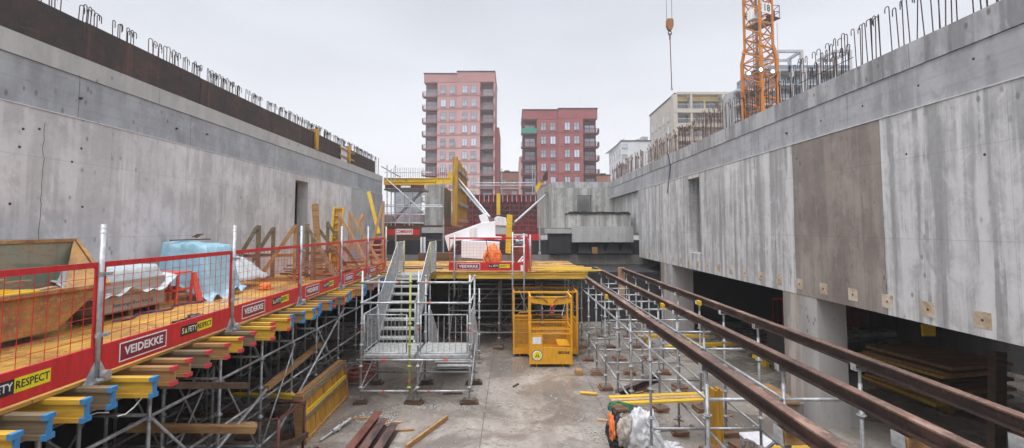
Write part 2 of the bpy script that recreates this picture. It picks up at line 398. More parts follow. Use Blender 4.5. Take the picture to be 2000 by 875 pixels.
M['red_dk'] = plaster('red_balcony', (.16,.055,.06))
M['roof_dk'] = plaster('roof_flashing', (.05,.035,.04))
M['frame_dk'] = plaster('window_frame_tone', (.28,.22,.23))
M['frame_dk2'] = plaster('window_frame_red', (.14,.08,.085))
M['cream'] = plaster('cream_render', (.47,.43,.38))
M['cream_y'] = plaster('loggia_warm_light', (.88,.66,.30))  # yellow lightened and strengthened to carry the loggia's warm indoor light
M['white_wall'] = plaster('white_render', (.68,.71,.74))
M['grey_wall'] = plaster('grey_cladding', (.40,.42,.45))
M['grey_frame'] = plaster('pale_grey_frame', (.40,.41,.43))
M['blue_panel'] = plaster('blue_grey_panel', (.17,.21,.27))
M['brickor'] = plaster('orange_brick', (.45,.22,.15))
M['plain_white'] = plaster('white_foam_board', (.76,.77,.80))
M['green_screen'] = paint('green_balcony_screen', (.02,.25,.17), .6, .1)
def sheet(name, c, trans=.5, rough=.28):
    m = NT(name, rough, 0, .6)
    n = m.noise(m.map((1,1,1)), 5, 5, .7, 1.2)
    m.col(m.mix(n, mul(c,.75), mul(c,1.15))); m.bump(n, .6, .03)
    tr = m.n('ShaderNodeBsdfTransparent'); mx = m.n('ShaderNodeMixShader')
    out = m.nt.nodes['Material Output']
    m.l(m.ramp(n, [(.3,trans),(.7,trans*.4)]), mx.inputs[0]); m.l(m.b.outputs[0], mx.inputs[1]); m.l(tr.outputs[0], mx.inputs[2]); m.l(mx.outputs[0], out.inputs[0])
    return m.m
M['sheet_clear'] = sheet('clear_plastic_sheet', (.62,.72,.75), .32, .22)
M['sheet_blue'] = sheet('blue_plastic_sheet', (.34,.60,.74), .22, .25)
M['sheet_white'] = sheet('white_plastic_bag', (.82,.83,.86), .45, .4)
def emit(name, c, s):
    m = NT(name); m.b.inputs['Emission Color'].default_value = (*c,1); m.b.inputs['Emission Strength'].default_value = s; m.col(c); return m.m
M['lamp'] = emit('lamp_glow', (1,.93,.8), 14)
M['mesh_yellow'] = M['basket_yellow']
# ================================================================== SETTING
XL, XR = -7.6, 6.45
def structure(name, mb, mat): return tag(mb.build(name, mat), kind='structure')
fl = MB(); fl.add([(-16,-14,0),(16,-14,0),(16,27,0),(-16,27,0)], [(0,1,2,3)]); structure('floor', fl, M['floor'])
g = MB()
for (x0,y0,x1,y1) in ((-300,-100,-14.5,420),(14.5,-100,300,420),(-14.5,52,14.5,420),(-14.5,-100,14.5,-12)):
    g.add([(x0,y0,5.6),(x1,y0,5.6),(x1,y1,5.6),(x0,y1,5.6)], [(0,1,2,3)])
structure('ground', g, M['earth'])
for jx in (-.62,2.1):
    m = MB(); m.add([(jx-.006,5,.003),(jx+.006,5,.003),(jx+.006,24.4,.003),(jx-.006,24.4,.003)],[(0,1,2,3)]); tag(m.build('floor_joint', M['crack']), kind='structure')
t = MB(); t.bb((-14.5,25.3,2.9),(14.5,52,3.3)); structure('upper_terrace_ground', t, M['conc_grey'])
# side and back walls of the excavation (dark undercroft)
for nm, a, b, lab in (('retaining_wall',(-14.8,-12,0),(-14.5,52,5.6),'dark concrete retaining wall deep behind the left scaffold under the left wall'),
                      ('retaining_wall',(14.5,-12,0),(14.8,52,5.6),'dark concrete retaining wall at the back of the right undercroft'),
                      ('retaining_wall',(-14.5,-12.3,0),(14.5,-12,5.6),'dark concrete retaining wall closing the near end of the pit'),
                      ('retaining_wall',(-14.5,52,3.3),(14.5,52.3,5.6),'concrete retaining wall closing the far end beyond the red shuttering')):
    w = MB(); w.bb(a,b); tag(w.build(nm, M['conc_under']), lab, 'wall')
# slabs over the two undercrofts; near right one has an added gap for skylight
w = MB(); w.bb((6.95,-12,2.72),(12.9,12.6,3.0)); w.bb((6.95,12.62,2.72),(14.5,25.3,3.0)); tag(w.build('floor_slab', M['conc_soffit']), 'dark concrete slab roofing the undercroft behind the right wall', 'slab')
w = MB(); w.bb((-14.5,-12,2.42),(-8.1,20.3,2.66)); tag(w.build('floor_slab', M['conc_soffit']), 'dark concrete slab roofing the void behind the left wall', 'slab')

# ---- a rebar hook mesh
def hook_pts(h, r=.07, tail=.16, lean=0.0, ax=(0,1,0)):
    ax = Vector(ax); pts = [Vector((0,0,0)), Vector((0,0,h-r))+ax*lean]
    for k in range(1,6):
        a = math.pi*k/5; pts.append(Vector((0,0,h-r+math.sin(a)*r))+ax*(r-math.cos(a)*r+lean))
    pts.append(pts[-1]+Vector((0,0,-tail))); return pts
def rebar_row(parent, spots, mat, rnd, base_r=.0082, maxn=100, cam_sort=True, hmul=1.0, brown=None):
    """spots: (x,y,z,h,hook angle). the nearest maxn become parts, the rest one stuff part"""
    spots = sorted(spots, key=lambda s: (s[1]**2+s[0]**2))
    rest = MB(); protos = {}
    for i, (x,y,z,h,a) in enumerate(spots):
        ax = (math.cos(a), math.sin(a), 0); lean = rnd.uniform(-.05,.05)
        pts = [p+Vector((x,y,z)) for p in hook_pts(h, rnd.uniform(.03,.05), rnd.uniform(.05,.11), lean, ax)]
        if i < maxn: MB().path(pts, base_r, 5).build('rebar_hook', mat, parent)
        else: rest.path(pts, base_r*1.1, 4)
    if rest.v: tag(rest.build('rebar_hooks_far', brown or mat, parent), kind='stuff')

def face_panels(parent, name, xf, sgn, z0, z1, ycuts, mats, thick=.40, gap=.010, opening=None, proud=0.0):
    """cast panels along Y. sgn=+1: the wall body lies towards +X of its face xf"""
    for i in range(len(ycuts)-1):
        ya, yb = ycuts[i]+gap/2, ycuts[i+1]-gap/2
        mt = mats[i] if isinstance(mats, list) else mats
        segs = [(ya,yb,z0,z1)]
        if opening:
            for (oy0,oy1,oz0,oz1) in opening:
                new = []
                for (a,b,c,d) in segs:
                    if oy0 < b and oy1 > a and oz0 < d and oz1 > c:
                        o0, o1 = max(a,oy0), min(b,oy1)
                        if a < o0: new.append((a,o0,c,d))
                        if o1 < b: new.append((o1,b,c,d))
                        if oz1 < d: new.append((o0,o1,oz1,d))
                        if oz0 > c: new.append((o0,o1,c,oz0))
                    else: new.append((a,b,c,d))
                segs = new
        m = MB()
        for (a,b,c,d) in segs:
            m.bb((xf-proud*sgn,a,c),(xf+thick*sgn,b,d))
        m.build(name, mt, parent)
rnd = random.Random(3)
# ---- LEFT WALL
lw = thing('concrete_wall', 'long pale concrete wall on the left with a doorway and a rusty steel plate along its top', 'wall', (XL,-5,2.7))
door_l = (15.75,16.75,2.0,5.87)
face_panels(lw, 'wall_panel', XL, -1, 2.66, 6.10, [-5,-.5,4.6,7.25+5.4,19.4,21.3,23.3,26.4], [M['conc_left']]*5+[M['conc_top'],M['conc_rband']], opening=[door_l])
face_panels(lw, 'upper_band', XL-.035, -1, 6.106, 6.85, [-5,1.2,3.9,7.83,10.6,14.4,18.0,22.3,26.4], M['conc_band'], thick=.365)
face_panels(lw, 'capping', XL-.015, -1, 6.856, 7.2, [-5,1.8,5.7,9.6,14.4,19,26.4], M['conc_top'], thick=.385)
m = MB(); m.bb((XL-.05,-5,6.098),(XL+.012,26.4,6.112)); m.build('joint_lip', M['joint_white'], lw)
m = MB(); m.bb((XL-1.7,15.2,2.67),(XL-1.6,17.6,5.9)); m.bb((XL-1.6,17.4,2.67),(XL-.41,17.5,5.9)); m.build('door_recess', M['conc_inner'], lw)
m = MB(); m.bb((XL-.41,14.9,2.67),(XL-1.7,14.99,5.9)); m.build('door_recess', M['conc_inner'], lw)
m = MB(); m.bb((XL-1.7,14.9,5.9),(XL-.41,17.5,6.0)); m.build('door_recess', M['conc_inner'], lw)
plate_y = [-5,1.0,4.1,7.9,10.9,14.2,17.7]
for i in range(len(plate_y)-1):
    m = MB(); m.bb((XL-.06,plate_y[i]+.01,7.203),(XL-.075-.004*(i%2),plate_y[i+1]-.01,7.87+.015*(i%2))); m.build('steel_plate', M['steel_plate'], lw)
for a,b in ((17.72,20.0),(20.9,25.0)):
    m = MB(); m.bb((XL-.06,a,7.203),(XL-.075,b,7.87)); m.build('steel_plate', M['steel_plate'], lw)
# crack running down the face
pts = []; y = 7.25; z = 5.9
m = MB()
while z > 3.2:
    y2 = 7.25+rnd.uniform(-.02,.02); z2 = z-rnd.uniform(.06,.14)
    m.add([(XL+.0015,y-.004,z),(XL+.0015,y+.004,z),(XL+.0015,y2+.004,z2),(XL+.0015,y2-.004,z2)], [(0,1,2,3)]); y, z = y2, z2
m.build('crack', M['crack'], lw)
# tie holes
for (px,py) in ((67,252),(35,252),(30,287),(18,398),(148,192),(135,316),(152,290),(340,251),(400,262),(160,404)):
    Y = XL*F/(px-1000); p = at(px,py,Y); m = MB(); m.tube((XL-.05,Y,p.z),(XL+.002,Y,p.z),.022,10); m.build('tie_hole', M['crack'], lw)
sp = []
y = 5.2
while y < 26.2:
    if rnd.random() > .06: sp.append((XL-.2+rnd.uniform(-.03,.03), y, 7.2, 1.05+rnd.uniform(-.04,.04), rnd.choice((R(90),R(100),R(80),R(95)))))
    if rnd.random() > .6: sp.append((XL-.2, y+.05, 7.2, 1.0, R(80)))
    y += rnd.choice((.07,.085,.095,.11)) if rnd.random() > .03 else .34
rebar_row(lw, sp, M['rebar'], rnd)
# formwork bracket posts clamped over the steel plate
for (Y,z1,lab) in ((17.4,8.02,'yellow timber stiffener clamped over the left rusty plate, nearer of the two'),(20.9,7.98,'yellow timber stiffener clamped over the left rusty plate, farther of the two')):
    s = thing('timber_stiffener', lab, 'timber', (XL,Y,7.2), 'timber stiffeners on the left rusty plate')
    m = MB(); m.bb((XL-.055,Y-.1,7.21),(XL+.03,Y+.1,z1)); m.build('upright', M['yellow_wood_z'], s)
    m = MB(); m.bb((XL-.25,Y-.1,z1-.12),(XL-.058,Y+.1,z1)); m.build('top_block', M['brown_wood'], s)
s = thing('blockout_board', 'white board patch with brown battens filling the gap in the left rusty plate', 'board', (XL,20.4,7.2))
m = MB(); m.bb((XL-.07,20.05,7.21),(XL-.05,20.85,7.86)); m.build('board', M['white_board'], s)
for z in (7.4,7.75):
    m = MB(); m.bb((XL-.045,19.8,z-.05),(XL+.0,21.6,z+.04)); m.build('batten', M['brown_wood'], s)

# ---- RIGHT WALL
rw = thing('concrete_wall', 'long water-streaked concrete wall on the right hanging above the open undercroft', 'wall', (XR,-5,2.7))
ycut = [-5,2.2,4.95,7.83,10.3,13.1,16.9,19.6,22.95]
mats = [M['conc_right'],M['conc_right'],M['conc_right'],M['conc_brown'],M['conc_right'],M['conc_right'],M['conc_right'],M['conc_right']]
win_r = (15.46,16.45,3.3,5.95)
face_panels(rw, 'wall_panel', XR, 1, 2.7, 6.10, ycut, mats, thick=.5, opening=[win_r])
face_panels(rw, 'wall_panel', XR+.25, 1, 3.9, 6.10, [22.96,26.4,29.7], [M['conc_right'],M['conc_end']], thick=.25)
face_panels(rw, 'upper_band', XR+.035, 1, 6.106, 6.78, [-5,1.9,5.0,8.6,12.1,15.6,20.5,24.6,29.7], M['conc_rband'], thick=.46)
face_panels(rw, 'capping', XR+.015, 1, 6.786, 7.2, [-5,3.6,7.2,10.2,13.6,17.3,22.5,29.7], M['conc_rtop'], thick=.48)
m = MB(); m.bb((XR+.05,-5,6.097),(XR-.015,23.2,6.113)); m.build('joint_lip', M['joint_white'], rw)
m = MB(); m.bb((XR+.501,15.3,3.2),(XR+.6,16.6,6.0)); m.build('opening_backing', M['conc_inner'], rw)
yy = 5.45; k = 0
while yy < 22.5:
    m = MB(); hs = .115
    m.bb((XR-.004,yy-hs,2.93-hs),(XR+.0,yy+hs,2.93+hs)); pl = m.build('embed_plate', M['embed'], rw)
    m = MB(); m.tube((XR-.012,yy,2.93),(XR-.004,yy,2.93),.018,8); m.build('bolt_head', M['rebar_brown'], pl)
    yy += .785+rnd.uniform(-.03,.03); k += 1
for (px,py) in ((1914,115),(1802,167),(1690,207),(1607,236),(1540,260),(1930,302),(1776,301),(1560,310)):
    Y = XR*F/(px-1000); p = at(px,py,Y); m = MB(); m.tube((XR+.05,Y,p.z),(XR-.001 if py>250 else XR+.033,Y,p.z),.02,10); m.build('tie_hole', M['crack'], rw)
sp = []
y = 5.0
while y < 29.3:
    inner = XR+.10
    if 8.35 < y < 8.62: y = 8.62
    if y < 8.4:
        sp.append((inner+rnd.uniform(-.01,.02), y, 7.2, .80+rnd.uniform(-.05,.05), R(88)+rnd.uniform(-.3,.3)))
        if rnd.random() > .75: sp.append((inner+.04, y+.04, 7.2, .84, R(60)))
        y += rnd.choice((.085,.10,.12,.13)) if rnd.random() > .05 else .25
        continue
    if y < 11.6:
        sp.append((inner+rnd.uniform(-.01,.02), y, 7.2, .52+rnd.uniform(-.05,.05), R(88)+rnd.uniform(-.4,.4)))
        if rnd.random() > .25: sp.append((XR+.40, y+.06, 7.2, .92+rnd.uniform(-.06,.10), R(90)+rnd.uniform(-.4,.4)))
        y += rnd.choice((.09,.11,.13)) if rnd.random() > .08 else .35
        continue
    if rnd.random() > .08: sp.append((inner+rnd.uniform(-.02,.05), y, 7.2, .74+rnd.uniform(-.08,.08), rnd.choice((R(80),R(95),R(60),R(-20)))))
    if rnd.random() > .45: sp.append((XR+.40, y+.06, 7.2, 1.08+rnd.uniform(-.12,.12), R(90)))
    y += rnd.choice((.08,.10,.12,.14)) if rnd.random() > .035 else .35
rebar_row(rw, sp, M['rebar'], rnd, brown=M['rebar_brown'])
m = MB()
for z in (7.62,):
    m.path([(XR+.42,8.9,z),(XR+.42,10.8,z+.02)], .008, 4); m.path([(XR+.42,15,z+.2),(XR+.42,19,z+.2)], .008, 4); m.path([(XR+.42,19,z-.1),(XR+.42,27,z-.1)], .008, 4)
m.build('rebar_tie_bar', M['rebar'], rw)
# strap over the right wall
s = MB(); s.bar((XR-.02,18.6,5.6),(XR+.01,18.3,6.7),.006,.07,(0,1,0)); s.bar((XR+.01,18.3,6.7),(XR-.006,18.45,7.22),.006,.07,(0,1,0)); tag(s.build('lifting_strap', M['blue_strap']), 'dark blue webbing strap hanging over the top of the right wall', 'strap')

# columns under the right wall
def column(y0, y1, x1, lab, kerb):
    c = thing('concrete_column', lab, 'column', (XR,y0,0), 'columns under the right wall')
    m = MB(); m.bb((XR+.01,y0+.55,.0),(XR+.30,y1,2.695)); m.build('shaft', M['conc_colw'], c)
    m = MB(); m.bb((XR+.012,y0,.0),(x1,y0+.545,2.695)); m.build('shaft', M['conc_col'], c)
    if kerb:
        m = MB(); m.bb((XR-.42,y0+.55,0),(XR+.005,y1+.5,.30)); m.build('footing', M['conc_grey'], c)
        m = MB(); m.bb((XR-.46,y0+.5,.302),(XR-.1,y1+.5,.35)); m.build('footing_board', M['brown_wood'], c)
        m = MB(); m.bb((x1+.002,y0+.05,0),(x1+.25,y0+.4,.62)); m.build('upstand', M['conc_col'], c)
column(9.66,10.85,XR+.63,'nearer concrete column under the right wall, stained brown on one face',True)
column(18.3,19.7,XR+.85,'farther concrete column under the right wall, half hidden by the scaffold',False)
# ---- far end of the pit
ew = thing('end_wall', 'dark concrete wall closing the pit floor behind the raised deck', 'wall', (-14.5,24.5,0))
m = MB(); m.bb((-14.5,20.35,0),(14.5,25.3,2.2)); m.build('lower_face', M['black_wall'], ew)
m = MB(); m.bb((-8.05,-10,0),(-7.85,20.34,2.655)); m.build('added_dark_face', M['black_wall'], ew)  # added dark face, put in to deepen the dark under the left deck
m = MB(); m.bb((-14.5,24.47,2.205),(14.5,25.3,2.72)); m.build('grey_band', M['conc_grey'], ew)
m = MB(); m.bb((-7.9,24.5,2.725),(7.2,25.3,3.5)); m.build('coated_band', M['tar'], ew)
# bitumen tongues on the right
tb = thing('tarred_upstand', 'black tarred upstand with sloping tongues under the pale concrete ledge', 'wall', (3,24,2.6))
for (a,b) in ((1130,1150),(1153,1180),(1184,1210),(1213,1232)):
    A = at(a,495,24.2); B = at(b,495,24.2); T = at((a+b)/2,474,24.2)
    w_ = (B.x-A.x)
    m = MB(); m.plate([(A.x-.05,24.16,A.z),(B.x+.05,24.16,A.z),(B.x-.1,24.3,T.z),(A.x+.1,24.3,T.z)], .12); m.build('tongue', M['tar'], tb)
m = MB(); p = at(1157,490,24.0); m.bb((p.x,24.05,p.z-.15),(p.x+.28,24.1,p.z+.2)); m.build('square_marker', M['brown_wood'], tb)
lg = thing('concrete_ledge', 'pale concrete ledge block across the far right corner, black membrane on top', 'ledge', (3.2,24,3.4))
a = at(1118,473,23.9); b = at(1240,442,23.9)
m = MB(); m.bb((a.x,23.9,a.z),(XR-.02,24.7,b.z)); m.build('lower_block', M['conc_top'], lg)
a = at(1111,440,24.3); b = at(1233,418,24.3)
m = MB(); m.bb((a.x,24.4,b.z-.74),(XR-.03,26.0,b.z)); m.build('upper_block', M['conc_end'], lg)
m = MB(); m.bb((a.x-.03,24.35,b.z+.003),(XR-.04,26.0,b.z+.06))
for q in range(14): m.box((a.x+.2+q*.23,24.6,b.z+.07+rnd.uniform(0,.05)),(.25,.3,.06),rnd.uniform(-.3,.3))
m.build('membrane', M['tar'], lg)
dk = thing('tarred_block', 'black tarred block below the left corner of the far concrete box', 'block', (2,24.6,2.8))
a = at(1072,495,24.3); b = at(1115,456,24.3)
m = MB(); m.bb((a.x,24.2,a.z),(b.x,25.3,b.z)); m.build('coated_block', M['tar'], dk)
a = at(1067,456,24.3); b = at(1117,447,24.3)
m = MB(); m.bb((a.x,24.1,a.z+.005),(b.x,25.6,b.z)); m.build('cap', M['conc_top'], dk)
# return wall with a door hole, oblique wall
fw = thing('return_wall', 'pale concrete wall with a door opening joining the far end of the right wall', 'wall', (2.67,29.7,3.3))
xa = at(1079,400,29.7).x; d0 = at(1127,400,29.7).x; d1 = at(1155,400,29.7).x; zt = at(1127,381,29.7).z
m = MB(); m.bb((xa,29.7,4.15),(d0,30.1,6.8)); m.bb((d1,29.7,4.15),(XR+.4,30.1,6.8)); m.bb((d0,29.7,zt),(d1,30.1,6.8)); m.build('wall_panel', M['conc_end'], fw)
m = MB(); m.bb((xa-.01,29.72,6.806),(XR+.4,30.1,7.2)); m.build('capping', M['conc_rtop'], fw)
m = MB(); m.bb((d0-.3,31,3.3),(d1+.6,31.1,7)); m.build('door_recess', M['conc_inner'], fw)
m = MB(); m.bb((xa,29.705,3.35),(XR+.4,30.1,4.13)); m.build('wall_base', M['conc_dark'], fw)
ob = thing('oblique_wall', 'pale concrete wall face turning away beside the red shuttering', 'wall', (2,30,3.3))
m = MB(); m.add([(xa-.01,29.72,4.15),(1.95,35,4.15),(2.4,35.2,4.15),(xa+.3,30.11,4.15),(xa-.01,29.72,7.19),(1.95,35,7.05),(2.4,35.2,7.05),(xa+.3,30.11,7.19)],[(0,3,2,1),(4,5,6,7),(0,1,5,4),(1,2,6,5),(2,3,7,6),(3,0,4,7)]); m.build('wall_panel', M['conc_end'], ob)
bp = thing('formwork_offcut', 'rusty plate and yellow plywood offcut leaning on the oblique wall top', 'formwork', (2.1,34,7))
a = [at(1056,358,33), at(1071,345,31), at(1071,331,31), at(1064,336,32), at(1054,352,33)]
m = MB(); m.plate([at(1055,357,32),at(1070,352,32),at(1070,332,32),at(1064,337,32)], .06); m.build('rusty_plate', M['ibeam'], bp)
m = MB(); m.plate([at(1047,378,32.2),at(1056,362,32.2),at(1062,357,32.2),at(1062,350,32.2),at(1053,356,32.2),at(1046,364,32.2)], .08); m.build('plywood_piece', M['bright_yellow'], bp)
# centre-left concrete pier wall, wall behind the scaffold
pr = thing('pier_wall', 'short streaked concrete wall stub left of the yellow shutter panel', 'wall', (-6.1,31.8,3.3))
x0 = at(830,400,31.8).x; x1 = at(860,400,31.8).x
m = MB(); m.bb((x0,31.8,4.35),(x1,37.5,7.2)); m.build('wall_panel', M['conc_end'], pr)
m = MB(); m.bb((x0-.1,31.5,4.1),(x1+.3,37.6,4.345)); m.build('sole_timber', M['dark_wood'], pr)
lb = thing('footing_block', 'low concrete footing with a black coated face below the wall stub', 'block', (-5,27,2.9))
a = at(822,455,27); b = at(865,444,27); c_ = at(822,500,27)
m = MB(); m.bb((a.x,26.9,a.z),(b.x,28.5,b.z)); m.build('cap', M['conc_top'], lb)
m = MB(); m.bb((a.x+.02,26.95,2.9),(b.x-.02,28.5,a.z-.005)); m.build('coated_face', M['tar'], lb)
bw = MB(); bw.bb((XL-.4,30.5,3.3),(x0-.05,30.9,7.1)); tag(bw.build('back_wall', M['conc_band']), 'plain grey concrete wall behind the far scaffold bay at left', 'wall')
rv = MB()
# rows of straight starter bars beyond the far scaffold
sb = thing('starter_bar_row', 'row of thin upright bars standing on the far wall behind the yellow beams', 'reinforcement', (-7,34,7))
for i in range(40):
    p = at(768+i*3.7, 346, 34)
    if p.x > -4.9 and i % 2: continue
    m = MB(); m.tube((p.x,34,7.0),(p.x+rnd.uniform(-.03,.03),34,8.72),.012,4); m.build('bar', M['rebar'], sb)
m = MB(); m.bb((XL-.4,33.9,6.6),(-5.2,34.2,7.05)); m.build('cap_beam', M['conc_top'], sb)
sb2 = thing('starter_bar_row', 'row of thin brown bars standing on the far right return wall', 'reinforcement', (3,30,7.2))
for i in range(34):
    p = at(1085+i*3.2, 350, 29.9); m = MB(); m.tube((p.x,29.9,7.2),(p.x+rnd.uniform(-.04,.04),29.9,7.72+rnd.uniform(-.1,.1)),.008,4); m.build('bar', M['rebar_brown'], sb2)

# red wall shuttering at the back
rf = thing('red_formwork', 'wide dark red steel wall shuttering with rails behind the white boards', 'formwork', (-.8,44,3.3))
xa_ = at(905,400,44).x; xb_ = at(1050,400,44).x; zt_ = at(980,380,44).z
m = MB(); m.bb((xa_,44.1,3.3),(xb_,44.2,zt_-.02)); m.build('facing', M['ibeam'], rf)
nx = 8
for i in range(nx+1):
    x = xa_+(xb_-xa_)*i/nx; m = MB(); m.bb((x-.05,43.9,3.3),(x+.05,44.095,zt_)); m.build('upright', M['red_dark'], rf)
for k in range(9):
    z = 3.4+k*(zt_-3.45)/8; m = MB(); m.bb((xa_,43.82,z-.035),(xb_,43.895,z+.035)); m.build('rail', M['red_dark'], rf)
for i in range(nx*2):
    x = xa_+(xb_-xa_)*(i+.5)/nx/2; m = MB(); m.bb((x-.03,43.7,zt_-.75),(x+.03,43.815,zt_-.1)); m.build('clamp', M['pink_paint'], rf)
p = at(973,379,43.5); q = at(975,420,43.5)
ys = MB(); ys.bb((p.x-.15,43.4,q.z),(p.x+.2,43.6,p.z+.05)); tag(ys.build('timber_soldier', M['bright_yellow']), 'bright yellow upright timber in front of the red shuttering', 'timber')

# yellow shutter panel with walers
yp = thing('yellow_shutter', 'tall yellow timber wall shutter with steel walers standing by the wall stub', 'formwork', (-4.3,34,4))
pn = [at(895,308,33.5), at(895,441,33.5)]; xw = pn[0].x
m = MB()
n = 11
for i in range(n):
    ya = 33.5+i*.68; m.bb((xw-.28,ya+.02,4.35),(xw-.02,ya+.17,9.35 if i<5 else 9.2))
m.build('upright_beams', M['yellow_wood_z'], yp)
m = MB(); m.bb((xw-.10,33.5,4.35),(xw-.06,41,9.2)); m.build('facing', M['yellow_wood_z'], yp)
m = MB(); m.bb((xw-.40,33.35,4.3),(xw-.02,33.48,9.45)); m.build('end_board', M['yellow_wood_z'], yp)
for z in (4.7,6.0,7.25,8.5):
    m = MB(); m.bb((xw,33.7,z-.1),(xw+.12,40.6,z-.03)); m.bb((xw,33.7,z+.03),(xw+.12,40.6,z+.1)); m.build('waler', M['galv_l'], yp)
def prop(p0, p1, r, lab, grp=None, mat='galv_l'):
    s = thing('push_pull_prop', lab, 'prop', p0, grp); p0 = Vector(p0); p1 = Vector(p1)
    MB().tube(p0.lerp(p1,.06), p0.lerp(p1,.72), r, 8).build('outer_tube', M[mat], s)
    MB().tube(p0.lerp(p1,.72), p0.lerp(p1,.97), r*.7, 8).build('inner_tube', M[mat], s)
    m = MB(); m.box(p1,(r*4,r*3,r*4)); m.build('head_plate', M['galv_d'], s)
    m = MB(); m.box(p0,(r*4,r*4,r*3)); m.build('foot_plate', M['galv_d'], s)
    return s
prop(at(961,430,30), at(893,346,34), .085, 'long pale push-pull prop to the yellow shutter, right one of the pair', 'props bracing the yellow shutter')
prop(at(955,428,30), at(889,352,34.5), .07, 'long pale push-pull prop to the yellow shutter, left one of the pair', 'props bracing the yellow shutter')
prop(at(1001,438,28), at(1067,379,31), .07, 'long pale prop leaning up to the oblique concrete wall on the right')

# guard rail behind the shuttering
gr = thing('guard_rail', 'thin tube guard rail standing on top beyond the red shuttering', 'railing', (-1,46,7))
for py in (357,362): MB().tube(at(925,py,46), at(1045,py,46), .035, 5).build('rail', M['galv'], gr)
for px, pt in ((925,335),(980,330),(1040,322),(1045,322)): MB().tube(at(px,pt,46), at(px,384,46), .05, 5).build('post', M['galv'], gr)

# ================================================================== BUILDINGS
def window_proto(w, h, dep, fm, gm, bars=1):
    """frame mesh named window with a pane child, origin at centre, face at y=0"""
    t = .11
    m = MB(); m.bb((-w/2,-.05,-h/2),(-w/2+t,dep,h/2)); m.bb((w/2-t,-.05,-h/2),(w/2,dep,h/2)); m.bb((-w/2+t,-.05,-h/2),(w/2-t,dep,-h/2+t)); m.bb((-w/2+t,-.05,h/2-t),(w/2-t,dep,h/2))
    for k in range(bars):
        x = -w/2+w*(k+1)/(bars+1); m.bb((x-.045,-.048,-h/2+t),(x+.045,dep,h/2-t))
    m.bb((-w/2-.05,-.12,-h/2-.1),(w/2+.05,-.051,-h/2-.005))
    fr = m.build('window', fm); p = MB(); p.bb((-w/2+t,-.028,-h/2+t),(w/2-t,-.006,h/2-t)); p.build('pane', gm, fr)
    return fr
def put_window(proto, first, parent, loc, rz=0):
    base = Vector(parent.location)
    if first[0]:
        first[0] = False; o = proto; o.parent = parent; KIDS.setdefault(parent.name, []).append(o)
    else: o = dup(proto); o.parent = parent; KIDS.setdefault(parent.name, []).append(o)
    o.location = Vector(loc)-base; o.rotation_euler = (0,0,rz); return o
